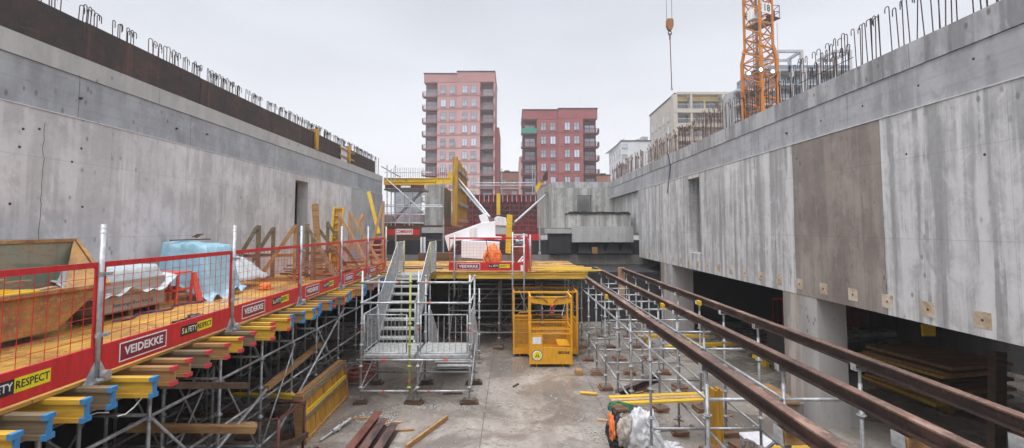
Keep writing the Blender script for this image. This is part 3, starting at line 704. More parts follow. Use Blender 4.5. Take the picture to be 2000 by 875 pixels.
def apartment(name, label, Y, pl, pm, pr_, ptl, ptr, bl, brr, wpx, row0, rows, pitch, mt, base=5.6, dep=15, green=False, sideL=None):
    X = lambda px: at(px, 250, Y).x
    Z = lambda py: at(1000, py, Y).z
    b = thing(name, label, 'apartment building', (X(pm), Y, base))
    xl, xm, xr = X(pl), X(pm), X(pr_); bl1 = X(bl); br0 = X(brr)
    top = Z(ptl); top2 = Z(ptr); z_par = Z(row0-9-pitch*.0-5.5)
    m = MB(); m.bb((bl1,Y+.45,base),(xm,Y+dep,z_par)); m.build('wall', mt['wall'], b)
    m = MB(); m.bb((xm+.005,Y,base),(br0,Y+dep,z_par)); m.build('wall', mt['wall'], b)
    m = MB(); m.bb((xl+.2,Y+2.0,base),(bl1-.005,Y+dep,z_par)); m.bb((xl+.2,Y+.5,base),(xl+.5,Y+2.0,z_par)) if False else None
    m.build('loggia_wall', mt['shade'], b)  # recess shade is put into the darker colour of the loggia walls
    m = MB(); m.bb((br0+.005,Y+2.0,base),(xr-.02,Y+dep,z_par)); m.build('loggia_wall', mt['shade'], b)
    m = MB(); m.bb((xr-.35,Y+.02,base),(xr-.021,Y+2.0,z_par)) if mt.get('pier') else None
    if m.v: m.build('pier', mt['wall'], b)
    m = MB(); m.bb((xl,Y+.4,z_par+.01),(xm,Y+dep,top)); m.build('parapet', mt['band'], b)
    m = MB(); m.bb((xm+.005,Y-.05,z_par+.01),(xr,Y+dep,top2)); m.build('parapet', mt['band'], b)
    m = MB(); m.bb((xl-.1,Y+.3,top+.005),(xm-.1,Y+dep+.1,top+.25)); m.bb((xm-.09,Y-.15,top2+.005),(xr+.1,Y+dep+.1,top2+.25)); m.build('roof_flashing', mt['roof'], b)
    # string courses
    wp = window_proto(1.3, 1.85, .15, mt['frame'], M['glass']); f1 = [True]
    bp_ = window_proto(2.4, 1.95, .15, mt['frame'], M['glass'], 1); f2 = [True]
    # balcony prototype
    for r in range(rows):
        zc = Z(row0+pitch*r)
        if zc < base+1.5: break
        for k, px in enumerate(wpx):
            put_window(wp, f1, b, (X(px), Y+(.45 if px < pm else 0)-.002, zc))
        zs = zc-1.55
        m = MB(); m.bb((bl1,Y+.36,zs+.1),(xm-.01,Y+.447,zs+.35)); m.bb((xm,Y-.09,zs+.1),(br0,Y-.003,zs+.35)); m.build('string_course', mt['band2'], b)
        for side in (0,1):
            if side == 0: xa, xb = xl-.35, bl1-.02
            else: xa, xb = br0+.02, (xr+.3 if mt.get('outR') else xr-.02)
            cx = (xa+xb)/2
            put_window(bp_, f2, b, (cx+(.25 if side==0 else 0), Y+1.99, zc-.25))
            yb = Y+(.2 if side == 0 else -.25)
            m = MB(); m.bb((xa,yb,zs-.12),(xb,Y+1.98,zs+.12)); sl = m.build('balcony', mt['balc'], b)
            gm = M['green_screen'] if (green and side == 0 and r == 0) else mt['balc']
            m = MB(); 
            if green and side == 0 and r == 0: m.bb((xa,yb+.01,zs+.125),(xb,yb+.06,zs+1.15))
            else:
                m.bb((xa,yb+.01,zs+1.0),(xb,yb+.07,zs+1.08)); n = int((xb-xa)/.22)
                for q in range(n+1): m.bb((xa+(xb-xa-.05)*q/n,yb+.02,zs+.125),(xa+(xb-xa-.05)*q/n+.09,yb+.05,zs+.995))
                m.bb((xa,yb+.07,zs+.125),(xa+.05,Y+1.9,zs+1.05)) if side == 0 else m.bb((xb-.05,yb+.07,zs+.125),(xb,Y+1.9,zs+1.05))
            m.build('railing', gm, sl)
    m = MB()
    for (fx,h) in ((.3,.7),(.62,.5),(.8,.9)): m.bb((xl+(xr-xl)*fx,Y+5,max(top,top2)+.26),(xl+(xr-xl)*fx+1.2,Y+6.5,max(top,top2)+.25+h*.3))
    m.build('roof_vent', mt['roof'], b)
    return b
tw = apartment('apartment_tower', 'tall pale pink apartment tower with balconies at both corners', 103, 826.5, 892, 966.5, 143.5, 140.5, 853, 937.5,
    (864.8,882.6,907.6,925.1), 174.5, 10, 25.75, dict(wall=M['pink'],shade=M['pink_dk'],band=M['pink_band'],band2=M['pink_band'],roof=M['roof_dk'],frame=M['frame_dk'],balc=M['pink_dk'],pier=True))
p0 = at(972,250,112); p1 = at(980,250,112)
m = MB(); m.bb((at(962,250,104).x,104,5.6),(at(975.5,250,106).x,117,at(970,249,104).z)); m.build('rear_wing', M['red_band'], tw)
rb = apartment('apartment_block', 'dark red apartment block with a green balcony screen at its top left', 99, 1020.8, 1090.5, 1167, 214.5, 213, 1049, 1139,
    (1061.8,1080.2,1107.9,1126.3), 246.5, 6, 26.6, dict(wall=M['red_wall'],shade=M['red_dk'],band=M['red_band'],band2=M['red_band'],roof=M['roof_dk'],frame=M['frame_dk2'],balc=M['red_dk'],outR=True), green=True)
m = MB(); m.bb((at(1014,300,101).x,101,5.6),(at(1020.5,300,101).x,112,at(1016,306,101).z)); m.build('side_wing', M['pink'], rb)
# low orange brick building between and beyond
def lowrise(label, pa, pb, pt, Y, mt):
    a = at(pa,pt,Y); c = at(pb,pt,Y); b = thing('lowrise_building', label, 'building', (a.x,Y,5.6))
    m = MB(); m.bb((a.x,Y,5.6),(c.x,Y+12,a.z)); m.build('wall', mt, b)
    m = MB(); m.bb((a.x-.1,Y-.1,a.z+.005),(c.x+.1,Y+12,a.z+.3)); m.bb((a.x+1.5,Y+3,a.z+.3),(a.x+3,Y+4,a.z+1.0)); m.build('roof', M['roof_dk'], b)
    wp = window_proto(1.5,1.2,.1,M['frame_dk'],M['glass']); f = [True]; n = max(2,int((c.x-a.x)/3))
    for r in range(3):
        for i in range(n): put_window(wp, f, b, (a.x+(c.x-a.x)*(i+.5)/n, Y-.002, a.z-2.6-3.1*r))
    m = MB(); m.bb((a.x,Y-.3,a.z-4.6),(c.x,Y-.01,a.z-4.3)); m.build('string_course', M['white_wall'], b)
lowrise('low orange brick building seen between the pink tower and the red block', 974, 1014, 337, 125, M['brickor'])
lowrise('low orange brick building peeking out right of the red block', 1166, 1192, 343, 120, M['brickor'])

# white building (corner facing camera)
def corner_block(name, label, pc, pfar, pright, ptop_l, ptop_r, Yc, Yf, mats, base=5.6, sloped=False):
    c = at(pc, ptop_l, Yc); f = at(pfar, ptop_l, Yf); r = at(pright, ptop_r, Yc)
    b = thing(name, label, 'building', (c.x,Yc,base)); top = c.z; topr = at(pc, ptop_r, Yc).z
    m = MB(); m.prism([(c.x,Yc),(r.x,Yc),(r.x,Yf+3),(c.x,Yf)] if False else [(c.x,Yc),(r.x,Yc),(r.x,Yf),(f.x,Yf)], base, topr); m.build('wall', mats['wall'], b)
    m = MB(); m.prism([(c.x-.15,Yc-.15),(r.x+.1,Yc-.15),(r.x,Yf),(f.x-.15,Yf)], topr+.005, topr+.28); m.build('roof', mats['roof'], b)
    return b, c, f, r, topr
wb, c, f, r, tp = corner_block('white_building', 'small white rendered building behind the far end of the right wall', 1213, 1189, 1272, 276, 276, 118, 138, dict(wall=M['white_wall'],roof=M['roof_dk']))
m = MB(); m.prism([(0,0),(1.0,.9),(1.2,.9),(1.2,0)], 0, 20, Matrix.Translation((c.x-.2,118,tp)) @ Matrix.Rotation(R(90),4,'X') @ Matrix.Scale(-1,4,(0,0,1))); m.build('roof_upstand', M['white_wall'], wb)
wp = window_proto(1.5,1.0,.1,M['grey_frame'],M['glass'],0); f1 = [True]
for py in (285.5,305,325): 
    p = at(1220,py,118); put_window(wp, f1, wb, (p.x,117.995,p.z))
wp = window_proto(1.2,1.9,.1,M['grey_frame'],M['glass'],0); f1 = [True]
dirv = Vector((f.x-c.x,20,0)).normalized(); ang = math.atan2(dirv.y,dirv.x)+math.pi
for row in range(5):
    for k in range(5):
        d = 2.2+k*3.9; put_window(wp, f1, wb, (c.x+dirv.x*d-.02, 118+dirv.y*d, tp-2.6-row*3.3), ang)
m = MB()
for (dx,w,h) in ((3,2,.5),(5,1,.9),(6.4,1.6,1.6)): m.bb((c.x+dx,121,tp+.28),(c.x+dx+w,123,tp+.28+h))
m.build('roof_vent', M['grey_wall'], wb)

# cream building with loggias
Yc = 99
cb, c, f, r, tp = corner_block('cream_building', 'cream building with a top floor loggia tinted for warm light and corner piers', 1318, 1268, 1452, 184, 184, Yc, 119, dict(wall=M['cream'],roof=M['roof_dk']))
cx = c.x
dirv = Vector((f.x-c.x,20,0)).normalized(); ang = math.atan2(dirv.y,dirv.x)+math.pi
wp = window_proto(1.2,2.0,.1,M['cream'],M['glass'],0); f1 = [True]
for row in range(7):
    for k in range(6):
        d = 1.6+k*3.2
        if k == 0: continue
        put_window(wp, f1, cb, (cx+dirv.x*d-.03, Yc+dirv.y*d, tp-4.0-row*3.05), ang)
# front: loggia openings built as projecting frame in front of wall
def xz(px, py, Y=Yc): return at(px,py,Y)
front = MB(); Yf_ = Yc-1.8
cols = [1319,1349,1356,1411,1417,1424,1448]
zt = tp; zfl = [xz(1350,216).z, xz(1350,243.8).z, xz(1350,270).z, xz(1350,296).z]
m = MB(); m.bb((cx,Yf_,zt-.55),(r.x,Yc-.005,zt+.0)); m.build('cornice', M['cream'], cb)
for pa,pb in ((1316,1323.5),(1349,1353),(1411,1417),(1447,1452)):
    a = xz(pa,220,Yf_).x; b_ = xz(pb,220,Yf_).x; m = MB(); m.bb((a,Yf_+.02,5.6),(b_,Yc-.006,zt-.555)); m.build('pier', M['cream'], cb)
xa0 = xz(1316,220,Yf_).x; xb0 = xz(1452,220,Yf_).x
m = MB(); m.bb((xa0,Yc-.1,zfl[0]+.01),(xb0,Yc-.007,zt-.56)); m.build('loggia_lining', M['cream_y'], cb)
for i, z in enumerate(zfl):
    m = MB(); m.bb((xa0+.1,Yf_-.05,z-.9),(xb0,Yc-.008,z)); sl = m.build('balcony', M['cream'], cb)
    m = MB(); m.bb((xa0+.6,Yf_+.05,z+.95),(xb0-.1,Yf_+.1,z+1.05))
    for q in range(50): m.bb((xa0+.6+q*.29,Yf_+.06,z+.02),(xa0+.64+q*.29,Yf_+.09,z+.95))
    m.build('railing', M['grey_frame'], sl)
    if i:
        for (ga,gb_) in ((1324,1349),(1360,1381),(1394,1410),(1419,1446)):
            if i%2 == 0 and ga == 1394: continue
            m = MB(); m.bb((xz(ga,230).x,Yc-.18,z+.02),(xz(gb_,230).x,Yc-.11,z+2.0)); m.build('dark_glazing', M['glass_d' if ga in (1324,1419) else 'glass'], cb)
wp = window_proto(2.4,2.0,.1,M['frame_dk2'],M['glass_d'],1); f1 = [True]
for px in (1334,1363,1388,1402,1430): put_window(wp, f1, cb, (xz(px,208).x, Yc-.12, zfl[0]+1.05))
for px, py in ((1343,192),(1405,192)):
    p = xz(px,py); m = MB(); m.bb((p.x-.7,Yc-1.2,p.z),(p.x+.5,Yc-.2,p.z+.35)); m.build('ceiling_duct', M['white_board'], cb)

# grey modern building behind the crane
Yg = 90
gb = thing('grey_building', 'modern pale grey building with open rooftop frames behind the crane', 'building', (52,Yg,5.6))
def gx(px, py=200, Y=Yg): return at(px,py,Y).x
def gz(py, px=1580, Y=Yg): return at(px,py,Y).z
z1 = gz(135); xa = gx(1440); xb = gx(1667)
m = MB(); m.bb((gx(1518),Yg+4.6,5.6),(xb,Yg+16,gz(112))); m.build('core_wall', M['blue_panel'], gb)
m = MB(); m.bb((gx(1445),Yg+2.5,5.6),(gx(1517),Yg+16,gz(170,1480))); m.build('core_wall', M['grey_wall'], gb)
def frame(pa, pb, ptop):
    a, b_ = gx(pa), gx(pb); zt_ = gz(ptop, (pa+pb)/2)
    m = MB()
    for x0 in (a, b_-.55):
        m.bb((x0,Yg,5.6),(x0+.55,Yg+.55,zt_-.5)); m.bb((x0,Yg+4,z1-1),(x0+.55,Yg+4.5,zt_-.5))
    m.bb((a,Yg,zt_-.49),(b_,Yg+.55,zt_)); m.bb((a,Yg+.56,zt_-.49),(a+.5,Yg+5,zt_)); m.bb((b_-.5,Yg+.56,zt_-.49),(b_,Yg+5,zt_)); m.bb((a,Yg+5.01,zt_-.49),(b_,Yg+5.4,zt_))
    m.build('roof_frame', M['grey_frame'], gb)
    m = MB(); m.bb((a-.05,Yg-.05,zt_+.003),(b_+.05,Yg+5.5,zt_+.12)) if False else None
frame(1519,1573,97); frame(1634,1668,97)
for px in (1519,1546,1573,1600,1632,1660):
    m = MB(); m.bb((gx(px),Yg-.02,5.6),(gx(px)+.7,Yg+.5,gz(133))); m.build('pier', M['grey_frame'], gb)
for i in range(10):
    z = gz(134)-3.0*i
    m = MB(); m.bb((gx(1519)+.1,Yg+.1,z-.35),(xb,Yg+2.49,z)); sl = m.build('balcony', M['grey_frame'], gb)
    m = MB(); m.bb((gx(1519)+.1,Yg+.05,z+.03),(xb,Yg+.09,z+.75)); m.build('railing', M['blue_panel'], sl)
    m = MB(); m.bb((gx(1521),Yg+2.35,z+.1-3.0),(xb-.5,Yg+2.495,z-.4)) ; m.build('dark_glazing', M['glass_d'], gb)
for i in range(9):
    z = gz(172,1480)-3.0*i
    m = MB(); m.bb((gx(1443),Yg+.4,z-.4),(gx(1517),Yg+2.49,z)); sl = m.build('balcony', M['grey_frame'], gb)
    m = MB(); m.bb((gx(1443),Yg+.45,z+.05),(gx(1517),Yg+.49,z+.75)); m.build('railing', M['blue_panel'], sl)
    m = MB(); m.bb((gx(1450),Yg+2.4,z-2.9),(gx(1515),Yg+2.495,z-.45)); m.build('dark_glazing', M['glass_d'], gb)

# ================================================================== CRANE
cr = thing('tower_crane', 'orange lattice tower crane mast with a white number 18 sign and three lit lamps', 'crane', (19.5,35,5.6))
CX, CY = 19.56, 35.0; th = R(23); S = 1.40
def cw(lx, ly, z):
    return Vector((CX+lx*math.cos(th)-ly*math.sin(th), CY+lx*math.sin(th)+ly*math.cos(th), z))
ZB, ZT = 0.2, 50.0
cor = [(-S/2,-S/2),(S/2,-S/2),(S/2,S/2),(-S/2,S/2)]
zw = at(1515,105,35).z   # where the wider lower section starts
for i, (x,y) in enumerate(cor):
    k = 1.22
    m = MB(); m.bar(cw(x*k,y*k,ZB), cw(x*k,y*k,zw-.6), .22,.22,(0,1,0)); m.bar(cw(x*k,y*k,zw-.6), cw(x,y,zw+.5), .20,.20,(0,1,0)); m.bar(cw(x,y,zw+.5), cw(x,y,ZT), .15,.15,(0,1,0)); m.build('chord', M['orange'], cr)
for i in range(4):
    a, b = cor[i], cor[(i+1)%4]; m = MB(); z = ZB; q = 0
    while z < ZT-1:
        k = 1.22 if z < zw-.3 else 1.0; h = 1.0
        ends = (a, b) if q%2 == 0 else (b, a)
        m.bar(cw(ends[0][0]*k,ends[0][1]*k,z), cw(ends[1][0]*k,ends[1][1]*k,z+h), .075,.075,(0,1,0))
        m.bar(cw(a[0]*k,a[1]*k,z), cw(b[0]*k,b[1]*k,z), .085,.085)
        if q%3 == 0: m.bar(cw(ends[1][0]*k,ends[1][1]*k,z), cw(ends[0][0]*k,ends[0][1]*k,z+h), .055,.055,(0,1,0))
        z += h; q += 1
    m.build('lattice_face', M['orange'], cr)
for pz in (at(1490,52,35).z, at(1490,140,35).z, at(1490,0,35).z+1.2):
    m = MB(); c0 = cw(0,0,pz); m.box(c0,(S*.9,S*.9,.06),Matrix.Rotation(th,3,'Z')); m.build('platform', M['galv_d'], cr)
m = MB(); 
for off in (-.22,.22): m.bar(cw(off,.3,ZB), cw(off,.3,ZT-2), .05,.05,(0,1,0))
z = ZB
while z < ZT-2: m.bar(cw(-.22,.3,z), cw(.22,.3,z), .03,.03); z += .33
m.build('ladder', M['galv_d'], cr)
sc_ = cw(-.08,-S/2-.12,at(1485,17,34.3).z)
rot = Matrix.Rotation(th,4,'Z')
m = MB(); m.box(sc_,(1.0,.06,.82),Matrix.Rotation(th,3,'Z')); sg = m.build('number_sign', M['white_paint'], cr)
text_mesh('18', .78, M['black_paint'], sg, Matrix.Translation(sc_+Vector((math.sin(th)*.04,-math.cos(th)*.04,0))) @ rot @ Matrix.Rotation(R(90),4,'X'), bold=.012)
c0 = cw(-.55,.0,at(1465,32,35).z); m = MB(); m.box(c0,(.5,.6,.8),Matrix.Rotation(th,3,'Z')); m.build('control_box', M['white_paint'], cr)
c0 = cw(S/2+.5,-.2,at(1516,22,35).z-.1); m = MB(); m.box(c0-Vector((0,0,.45)),(1.0,1.0,.06),Matrix.Rotation(th,3,'Z'))
for dx in (-.45,.45):
    for dy in (-.45,.45): m.bar(c0+Vector((dx,dy,-.45)), c0+Vector((dx,dy,.5)), .04,.04,(0,1,0))
for dz in (0,.5): 
    for (a_,b_) in (((-.45,-.45),(.45,-.45)),((.45,-.45),(.45,.45)),((.45,.45),(-.45,.45))): m.bar(c0+Vector((*a_,dz)), c0+Vector((*b_,dz)), .035,.035)
m.box(c0+Vector((0,0,-.1)),(.5,.4,.6)); m.build('side_cage', M['red_pipe'], cr)
m = MB(); m.tube(cw(S/2+1.1,-.3,at(1520,40,35).z), cw(S/2+1.1,-.3,at(1520,110,35).z), .012, 4); m.build('cable', M['rebar'], cr)
for (px,py) in ((1463,143),(1487,135.5),(1510,139)):
    p = at(px,py,33.6); m = MB(); m.box(p+Vector((0,.12,.03)),(.42,.14,.3)); lp = m.build('flood_lamp', M['galv_d'], cr)
    m = MB(); m.tube(p+Vector((0,.045,0)),p+Vector((0,.02,0)),.10,14); m.build('lens', M['lamp'], lp)
    m = MB(); m.bar(p+Vector((0,.2,0)), cw(0,-S/2,p.z), .05,.05); m.build('bracket', M['orange'], lp)
# slewing top and jib (above the frame) that carries the hook ropes
hp = at(1308,48,28); jd = Vector((hp.x-CX, 28-CY, 0)).normalized(); js = jd.cross(Vector((0,0,1)))
m = MB(); J0 = Vector((CX,CY,ZT)); 
m.box(J0+Vector((0,0,.5)),(2.2,2.2,1.0),math.atan2(jd.y,jd.x)); m.build('slewing_unit', M['orange'], cr)
m = MB(); L = 34
for s_ in (-.6,.6): m.bar(J0+js*s_-jd*10+Vector((0,0,1.1)), J0+js*s_+jd*L+Vector((0,0,1.1)), .12,.12)
m.bar(J0+Vector((0,0,2.6)), J0+jd*L+Vector((0,0,2.3)), .14,.14)
q = 0; d = 0
while d < L-1.5:
    for s_ in (-.6,.6): m.bar(J0+js*s_+jd*d+Vector((0,0,1.1)), J0+jd*(d+.9)+Vector((0,0,2.5)), .06,.06); m.bar(J0+jd*(d+.9)+Vector((0,0,2.5)), J0+js*s_+jd*(d+1.8)+Vector((0,0,1.1)), .06,.06)
    d += 1.8
m.build('jib', M['orange'], cr)
m = MB(); m.box(J0-jd*9.4+Vector((0,0,.2)),(2.2,1.4,2.2),math.atan2(jd.y,jd.x)); m.build('counterweight', M['conc_top'], cr)
hk = thing('crane_hook', 'orange hook block hanging on twin ropes with a chain dropping below', 'hook', hp)
m = MB(); z0, z1_ = at(1308,60,28).z, at(1308,37,28).z; w_ = .22
m.prism([(-w_,z1_-.12),(-w_*.75,z1_),(w_*.75,z1_),(w_,z1_-.12),(w_,z0+.28),(w_*.4,z0),(-w_*.4,z0),(-w_,z0+.28)], -.12,.12, Matrix.Translation((hp.x,28,0)) @ Matrix.Rotation(R(90),4,'X')); m.build('block', M['hook_orange'], hk, bevel=.02)
for dx in (-.19,.15):
    a = Vector((hp.x+dx,28,z1_-.05)); b_ = Vector((hp.x+dx*1.3-.05,28,ZT+1.1)); MB().tube(a,b_,.014,5).build('rope', M['rebar'], hk)
m = MB(); 
for k in range(14):
    a = R(-60+k*25); 
ring = [Vector((hp.x+math.cos(t_*math.pi/5)*.1,28,z0-.16+math.sin(t_*math.pi/5)*.14)) for t_ in range(11)]
m.path(ring,.03,6); m.build('shackle', M['rebar'], hk)
e = at(1312,172,28); s0 = Vector((hp.x,28,z0-.28)); m = MB(); m.tube(s0,e,.028,6); m.tube(s0+Vector((0,0,.1)),s0-Vector((0,0,.3)),.05,6); m.build('chain', M['rebar_brown'], hk)
ring = [e+Vector((math.cos(t_*math.pi/4)*.05,0,-.05+math.sin(t_*math.pi/4)*.08)) for t_ in range(9)]
MB().path(ring,.02,5).build('hook', M['rebar'], hk)
# ================================================================== LEFT DECK
DZ = 2.7
def edge_x(y): return -4.17-.018*(y-4.5)
dk_ = thing('plywood_deck', 'long yellow plywood deck running along the left wall', 'deck', (XL+.1,1,DZ))
yc = [1.2,3.7,6.2,8.7,11.2,13.7,15.28]
for i in range(len(yc)-1):
    a, b = yc[i]+.004, yc[i+1]-.004
    for (f0,f1) in ((0,.33),(.33,.66),(.66,1)):
        xa0_ = XL+.02+(edge_x(a)-XL-.02)*f0+.003; xa1_ = XL+.02+(edge_x(a)-XL-.02)*f1-.003
        xb0_ = XL+.02+(edge_x(b)-XL-.02)*f0+.003; xb1_ = XL+.02+(edge_x(b)-XL-.02)*f1-.003
        o = rnd.uniform(0,.006)
        m = MB(); m.add([(xa0_,a,DZ-.027),(xa1_,a,DZ-.027),(xb1_,b,DZ-.027),(xb0_,b,DZ-.027),(xa0_,a,DZ+o),(xa1_,a,DZ+o),(xb1_,b,DZ+o),(xb0_,b,DZ+o)],[(0,3,2,1),(4,5,6,7),(0,1,5,4),(1,2,6,5),(2,3,7,6),(3,0,4,7)])
        m.build('plywood_sheet', M['ply'], dk_)
cd = thing('plywood_deck', 'yellow plywood deck across the middle, in front of the dark end wall', 'deck', (0,15.3,DZ))
for (x0,x1) in ((-7.5,-5.0),(-4.99,-2.5),(-2.49,0.0),(.01,2.5)):
    for (y0,y1) in ((15.3,17.0),(17.01,18.7),(18.71,20.2)):
        o = rnd.uniform(0,.008); sx_ = rnd.uniform(-.1,.12) if x1 == 2.5 else 0
        m = MB(); m.bb((x0,y0,DZ-.027),(x1+sx_-.005,y1,DZ+o)); m.build('plywood_sheet', M['ply'], cd)
# loose boards on the far deck edge
for i,(x0,x1,y,c_) in enumerate(((.9,3.05,15.6,'bright_yellow'),(1.2,2.8,16.0,'yellow_wood'),(.6,2.9,16.5,'bright_yellow'),(1.0,2.7,17.1,'yellow_wood'),(-4.0,-2.5,16.3,'dark_wood'),(-3.9,-2.2,16.6,'brown_wood'),(-4.2,-2.3,17.0,'dark_wood'))):
    m = MB(); m.box(((x0+x1)/2,y,DZ+.027),(x1-x0,.2,.03),rnd.uniform(-.04,.04))
    side = 'right end of the middle deck' if x0 > 0 else 'middle deck behind the stair top'
    tag(m.build('loose_board', M[c_]), f"{'yellow' if 'yellow' in c_ else 'brown'} loose board lying on the {side}, {nth((i if x0>0 else i-4)+1)} from the front", 'board', 'loose boards on the middle deck')

# ---- H20 timber beam prototype: runs along local -x from its capped end at x=0
def h20(L, mat, name='timber_beam'):
    m = MB(); m.bb((-L,-.04,-.04),(0,.04,0)); m.bb((-L,-.04,-.2),(0,.04,-.16)); m.bb((-L,-.0135,-.16),(0,.0135,-.04))
    return m
protos = {}
def beam_proto(capc, wmat):
    root = thing('timber_beam', 'x', 'timber beam', (0,0,0))
    h20(3.55, None).build('beam', M[wmat], root)
    m = MB()
    if capc == 'cap_blue':
        m.bb((-.035,-.042,-.042),(.005,.042,.003)); m.bb((-.035,-.042,-.203),(.005,.042,-.158)); m.bb((-.015,-.018,-.157),(.005,.018,-.043))
    else:
        m.bb((-.035,-.042,-.042),(.005,.042,.003)); m.bb((-.035,-.042,-.203),(.005,.042,-.158))
    m.build('end_cap', M[capc], root)
    return root
caps = ['b']*5+['r']*9+['b']*3+['b']*3+['r','r','b','b','r','b','b','b','r','b','b','r','b','b','b']
ends = [(-3.70,3.46),(-3.80,3.80),(-3.80,4.13),(-3.83,4.43),(-3.66,4.72),(-3.71,5.06),(-3.76,5.36),(-3.76,5.70),(-3.75,6.06),(-3.76,6.38),(-3.78,6.72)]
y = 7.05
while y < 15.2:
    ends.append((-3.72+rnd.uniform(-.16,.06)-.016*(y-7), y)); y += .325+rnd.uniform(-.03,.03)
ends = [(-3.75,3.12)]+ends; caps = ['b']+caps
bw_ = ['yellow_wood','yellow_wood','grey_wood','yellow_wood','grey_wood','yellow_wood','brown_wood','brown_wood','grey_wood','brown_wood','yellow_wood','grey_wood']
used = {}
for i, (x,y) in enumerate(ends):
    cc = 'cap_blue' if caps[i%len(caps)] == 'b' else 'cap_red'
    wm = bw_[i] if i < len(bw_) else rnd.choice(['yellow_wood','yellow_wood','grey_wood','brown_wood'])
    lab = f"{'weathered grey' if wm=='grey_wood' else 'brown' if wm=='brown_wood' else 'yellow'} timber beam with {'blue' if cc=='cap_blue' else 'red'} end caps sticking out under the left deck, {nth(i+1)} from the near end"
    if (cc,wm) not in used:
        used[(cc,wm)] = beam_proto(cc,wm); o = used[(cc,wm)]; o['label'] = lab; o['group'] = 'timber beams under the left deck'
    else: o = dup(used[(cc,wm)], label=lab)
    o.location = (x,y,DZ-.03-rnd.uniform(0,.004)); o.rotation_euler = (0,0,rnd.uniform(-.015,.015))
# main runners under them
for (x,lab) in ((-4.55,'yellow main timber runner under the left deck, outermost of the three'),(-5.75,'yellow main timber runner under the left deck, middle of the three'),(-7.0,'yellow main timber runner under the left deck, nearest the wall')):
    m = MB(); m.bb((x-.04,2.4,DZ-.28),(x+.04,15.2,DZ-.24)); m.bb((x-.04,2.4,DZ-.44),(x+.04,15.2,DZ-.40)); m.bb((x-.0135,2.4,DZ-.40),(x+.0135,15.2,DZ-.28))
    tag(m.build('timber_runner', M['yellow_wood_y']), lab, 'timber beam', 'main runners under the left deck')
# front edge beams of the centre deck
for i,(x0,x1,z,yy_) in enumerate(((-4.2,-.1,DZ-.03,15.36),(-.12,2.55,DZ-.034,15.34))):
    m = MB(); m.bb((x0,yy_-.04,z-.04),(x1,yy_+.04,z)); m.bb((x0,yy_-.04,z-.2),(x1,yy_+.04,z-.16)); m.bb((x0,yy_-.0135,z-.16),(x1,yy_+.0135,z-.04))
    tag(m.build('timber_beam', M['yellow_wood']), f"yellow timber beam along the front edge of the middle deck, {'left' if i==0 else 'right'} one", 'timber beam')
for k in range(6):
    y = 16.1+k*.75; m = MB(); m.bb((-4.4,y-.04,DZ-.07),(2.45,y+.04,DZ-.03)); m.bb((-4.4,y-.04,DZ-.23),(2.45,y+.04,DZ-.19)); m.bb((-4.4,y-.0135,DZ-.19),(2.45,y+.0135,DZ-.07))
    tag(m.build('timber_beam', M['yellow_wood']), f'timber beam crossing under the middle deck, {nth(k+2)} from the front', 'timber beam', 'beams under the middle deck')

# ================================================================== BARRIERS
def barrier(L, label, patches=True, H=1.15, name='safety_barrier', side=1):
    r = thing(name, label, 'barrier', (0,0,0), 'red mesh safety barriers')
    m = MB(); m.bb((.05,-.02,H-.055),(L,.0,H)); m.build('top_rail', M['red'], r)
    m = MB(); m.bb((.05,-.028,.035),(L,.0,.315)); tb_ = m.build('toe_board', M['red'], r, bevel=.003)
    m = MB(); m.bb((.055,-.02,.316),(.075,0,H-.056)); m.build('side_tube', M['red'], r); m = MB(); m.bb((L-.03,-.02,.316),(L-.005,0,H-.056)); m.build('side_tube', M['red'], r)
    m = MB(); n = int(L/.118)
    for i in range(1,n): x = .065+(L-.08)*i/n; m.bar((x,-.012,.315),(x,-.012,H-.055),.0042,.0042,(0,1,0))
    for k in range(1,8): z = .315+(H-.37)*k/8; m.bar((.06,-.017,z),(L-.02,-.017,z),.0042,.0042)
    m.build('wire_mesh', M['red'], r)
    if patches:
        for (x0,x1,kind) in ((L*.12,L*.42,'v'),(L*.53,L*.80,'s')):
            if kind == 'v':
                z0,z1 = .075,.275; pp = MB(); pp.bb((x0,-.031,z0),(x1,-.0285,z1)); pt = pp.build('name_patch', M['white_paint'], tb_)
                pp = MB(); pp.bb((x0+.014,-.0325,z0+.014),(x1-.014,-.0312,z1-.014)); pp.build('patch_field', M['purple'], tb_)
                text_mesh('VEIDEKKE', .125, M['white_paint'], tb_, facing_front((x0+x1)/2,-.034,(z0+z1)/2), bold=.0028, width=(x1-x0)*.82)
            else:
                z0,z1 = .125,.245; xm_ = (x0+x1)/2; pp = MB(); pp.bb((x0,-.031,z0),(xm_,-.0285,z1)); pp.build('name_patch', M['black_paint'], tb_)
                pp = MB(); pp.bb((xm_,-.031,z0),(x1,-.0285,z1)); pp.build('name_patch', M['sign_yellow'], tb_)
                w1_ = (xm_-x0); text_mesh('S', .095, M['white_paint'], tb_, facing_front(x0+w1_*.11,-.0325,(z0+z1)/2), bold=.001, width=w1_*.12); text_mesh('FETY', .095, M['white_paint'], tb_, facing_front(x0+w1_*.70,-.0325,(z0+z1)/2), bold=.001, width=w1_*.52)
                text_mesh('RESPECT', .095, M['black_paint'], tb_, facing_front((x1+xm_)/2,-.0325,(z0+z1)/2), bold=.001, width=(xm_-x0)*.92)
                xx = x0+(xm_-x0)*.29; pp = MB(); pp.prism([(xx-.022,-.03),(xx+.022,-.03),(xx,.035)], .0,.002, Matrix.Translation((0,-.031,(z0+z1)/2)) @ Matrix.Rotation(R(90),4,'X')); pp.build('triangle_mark', M['sign_yellow'], tb_)
    return r
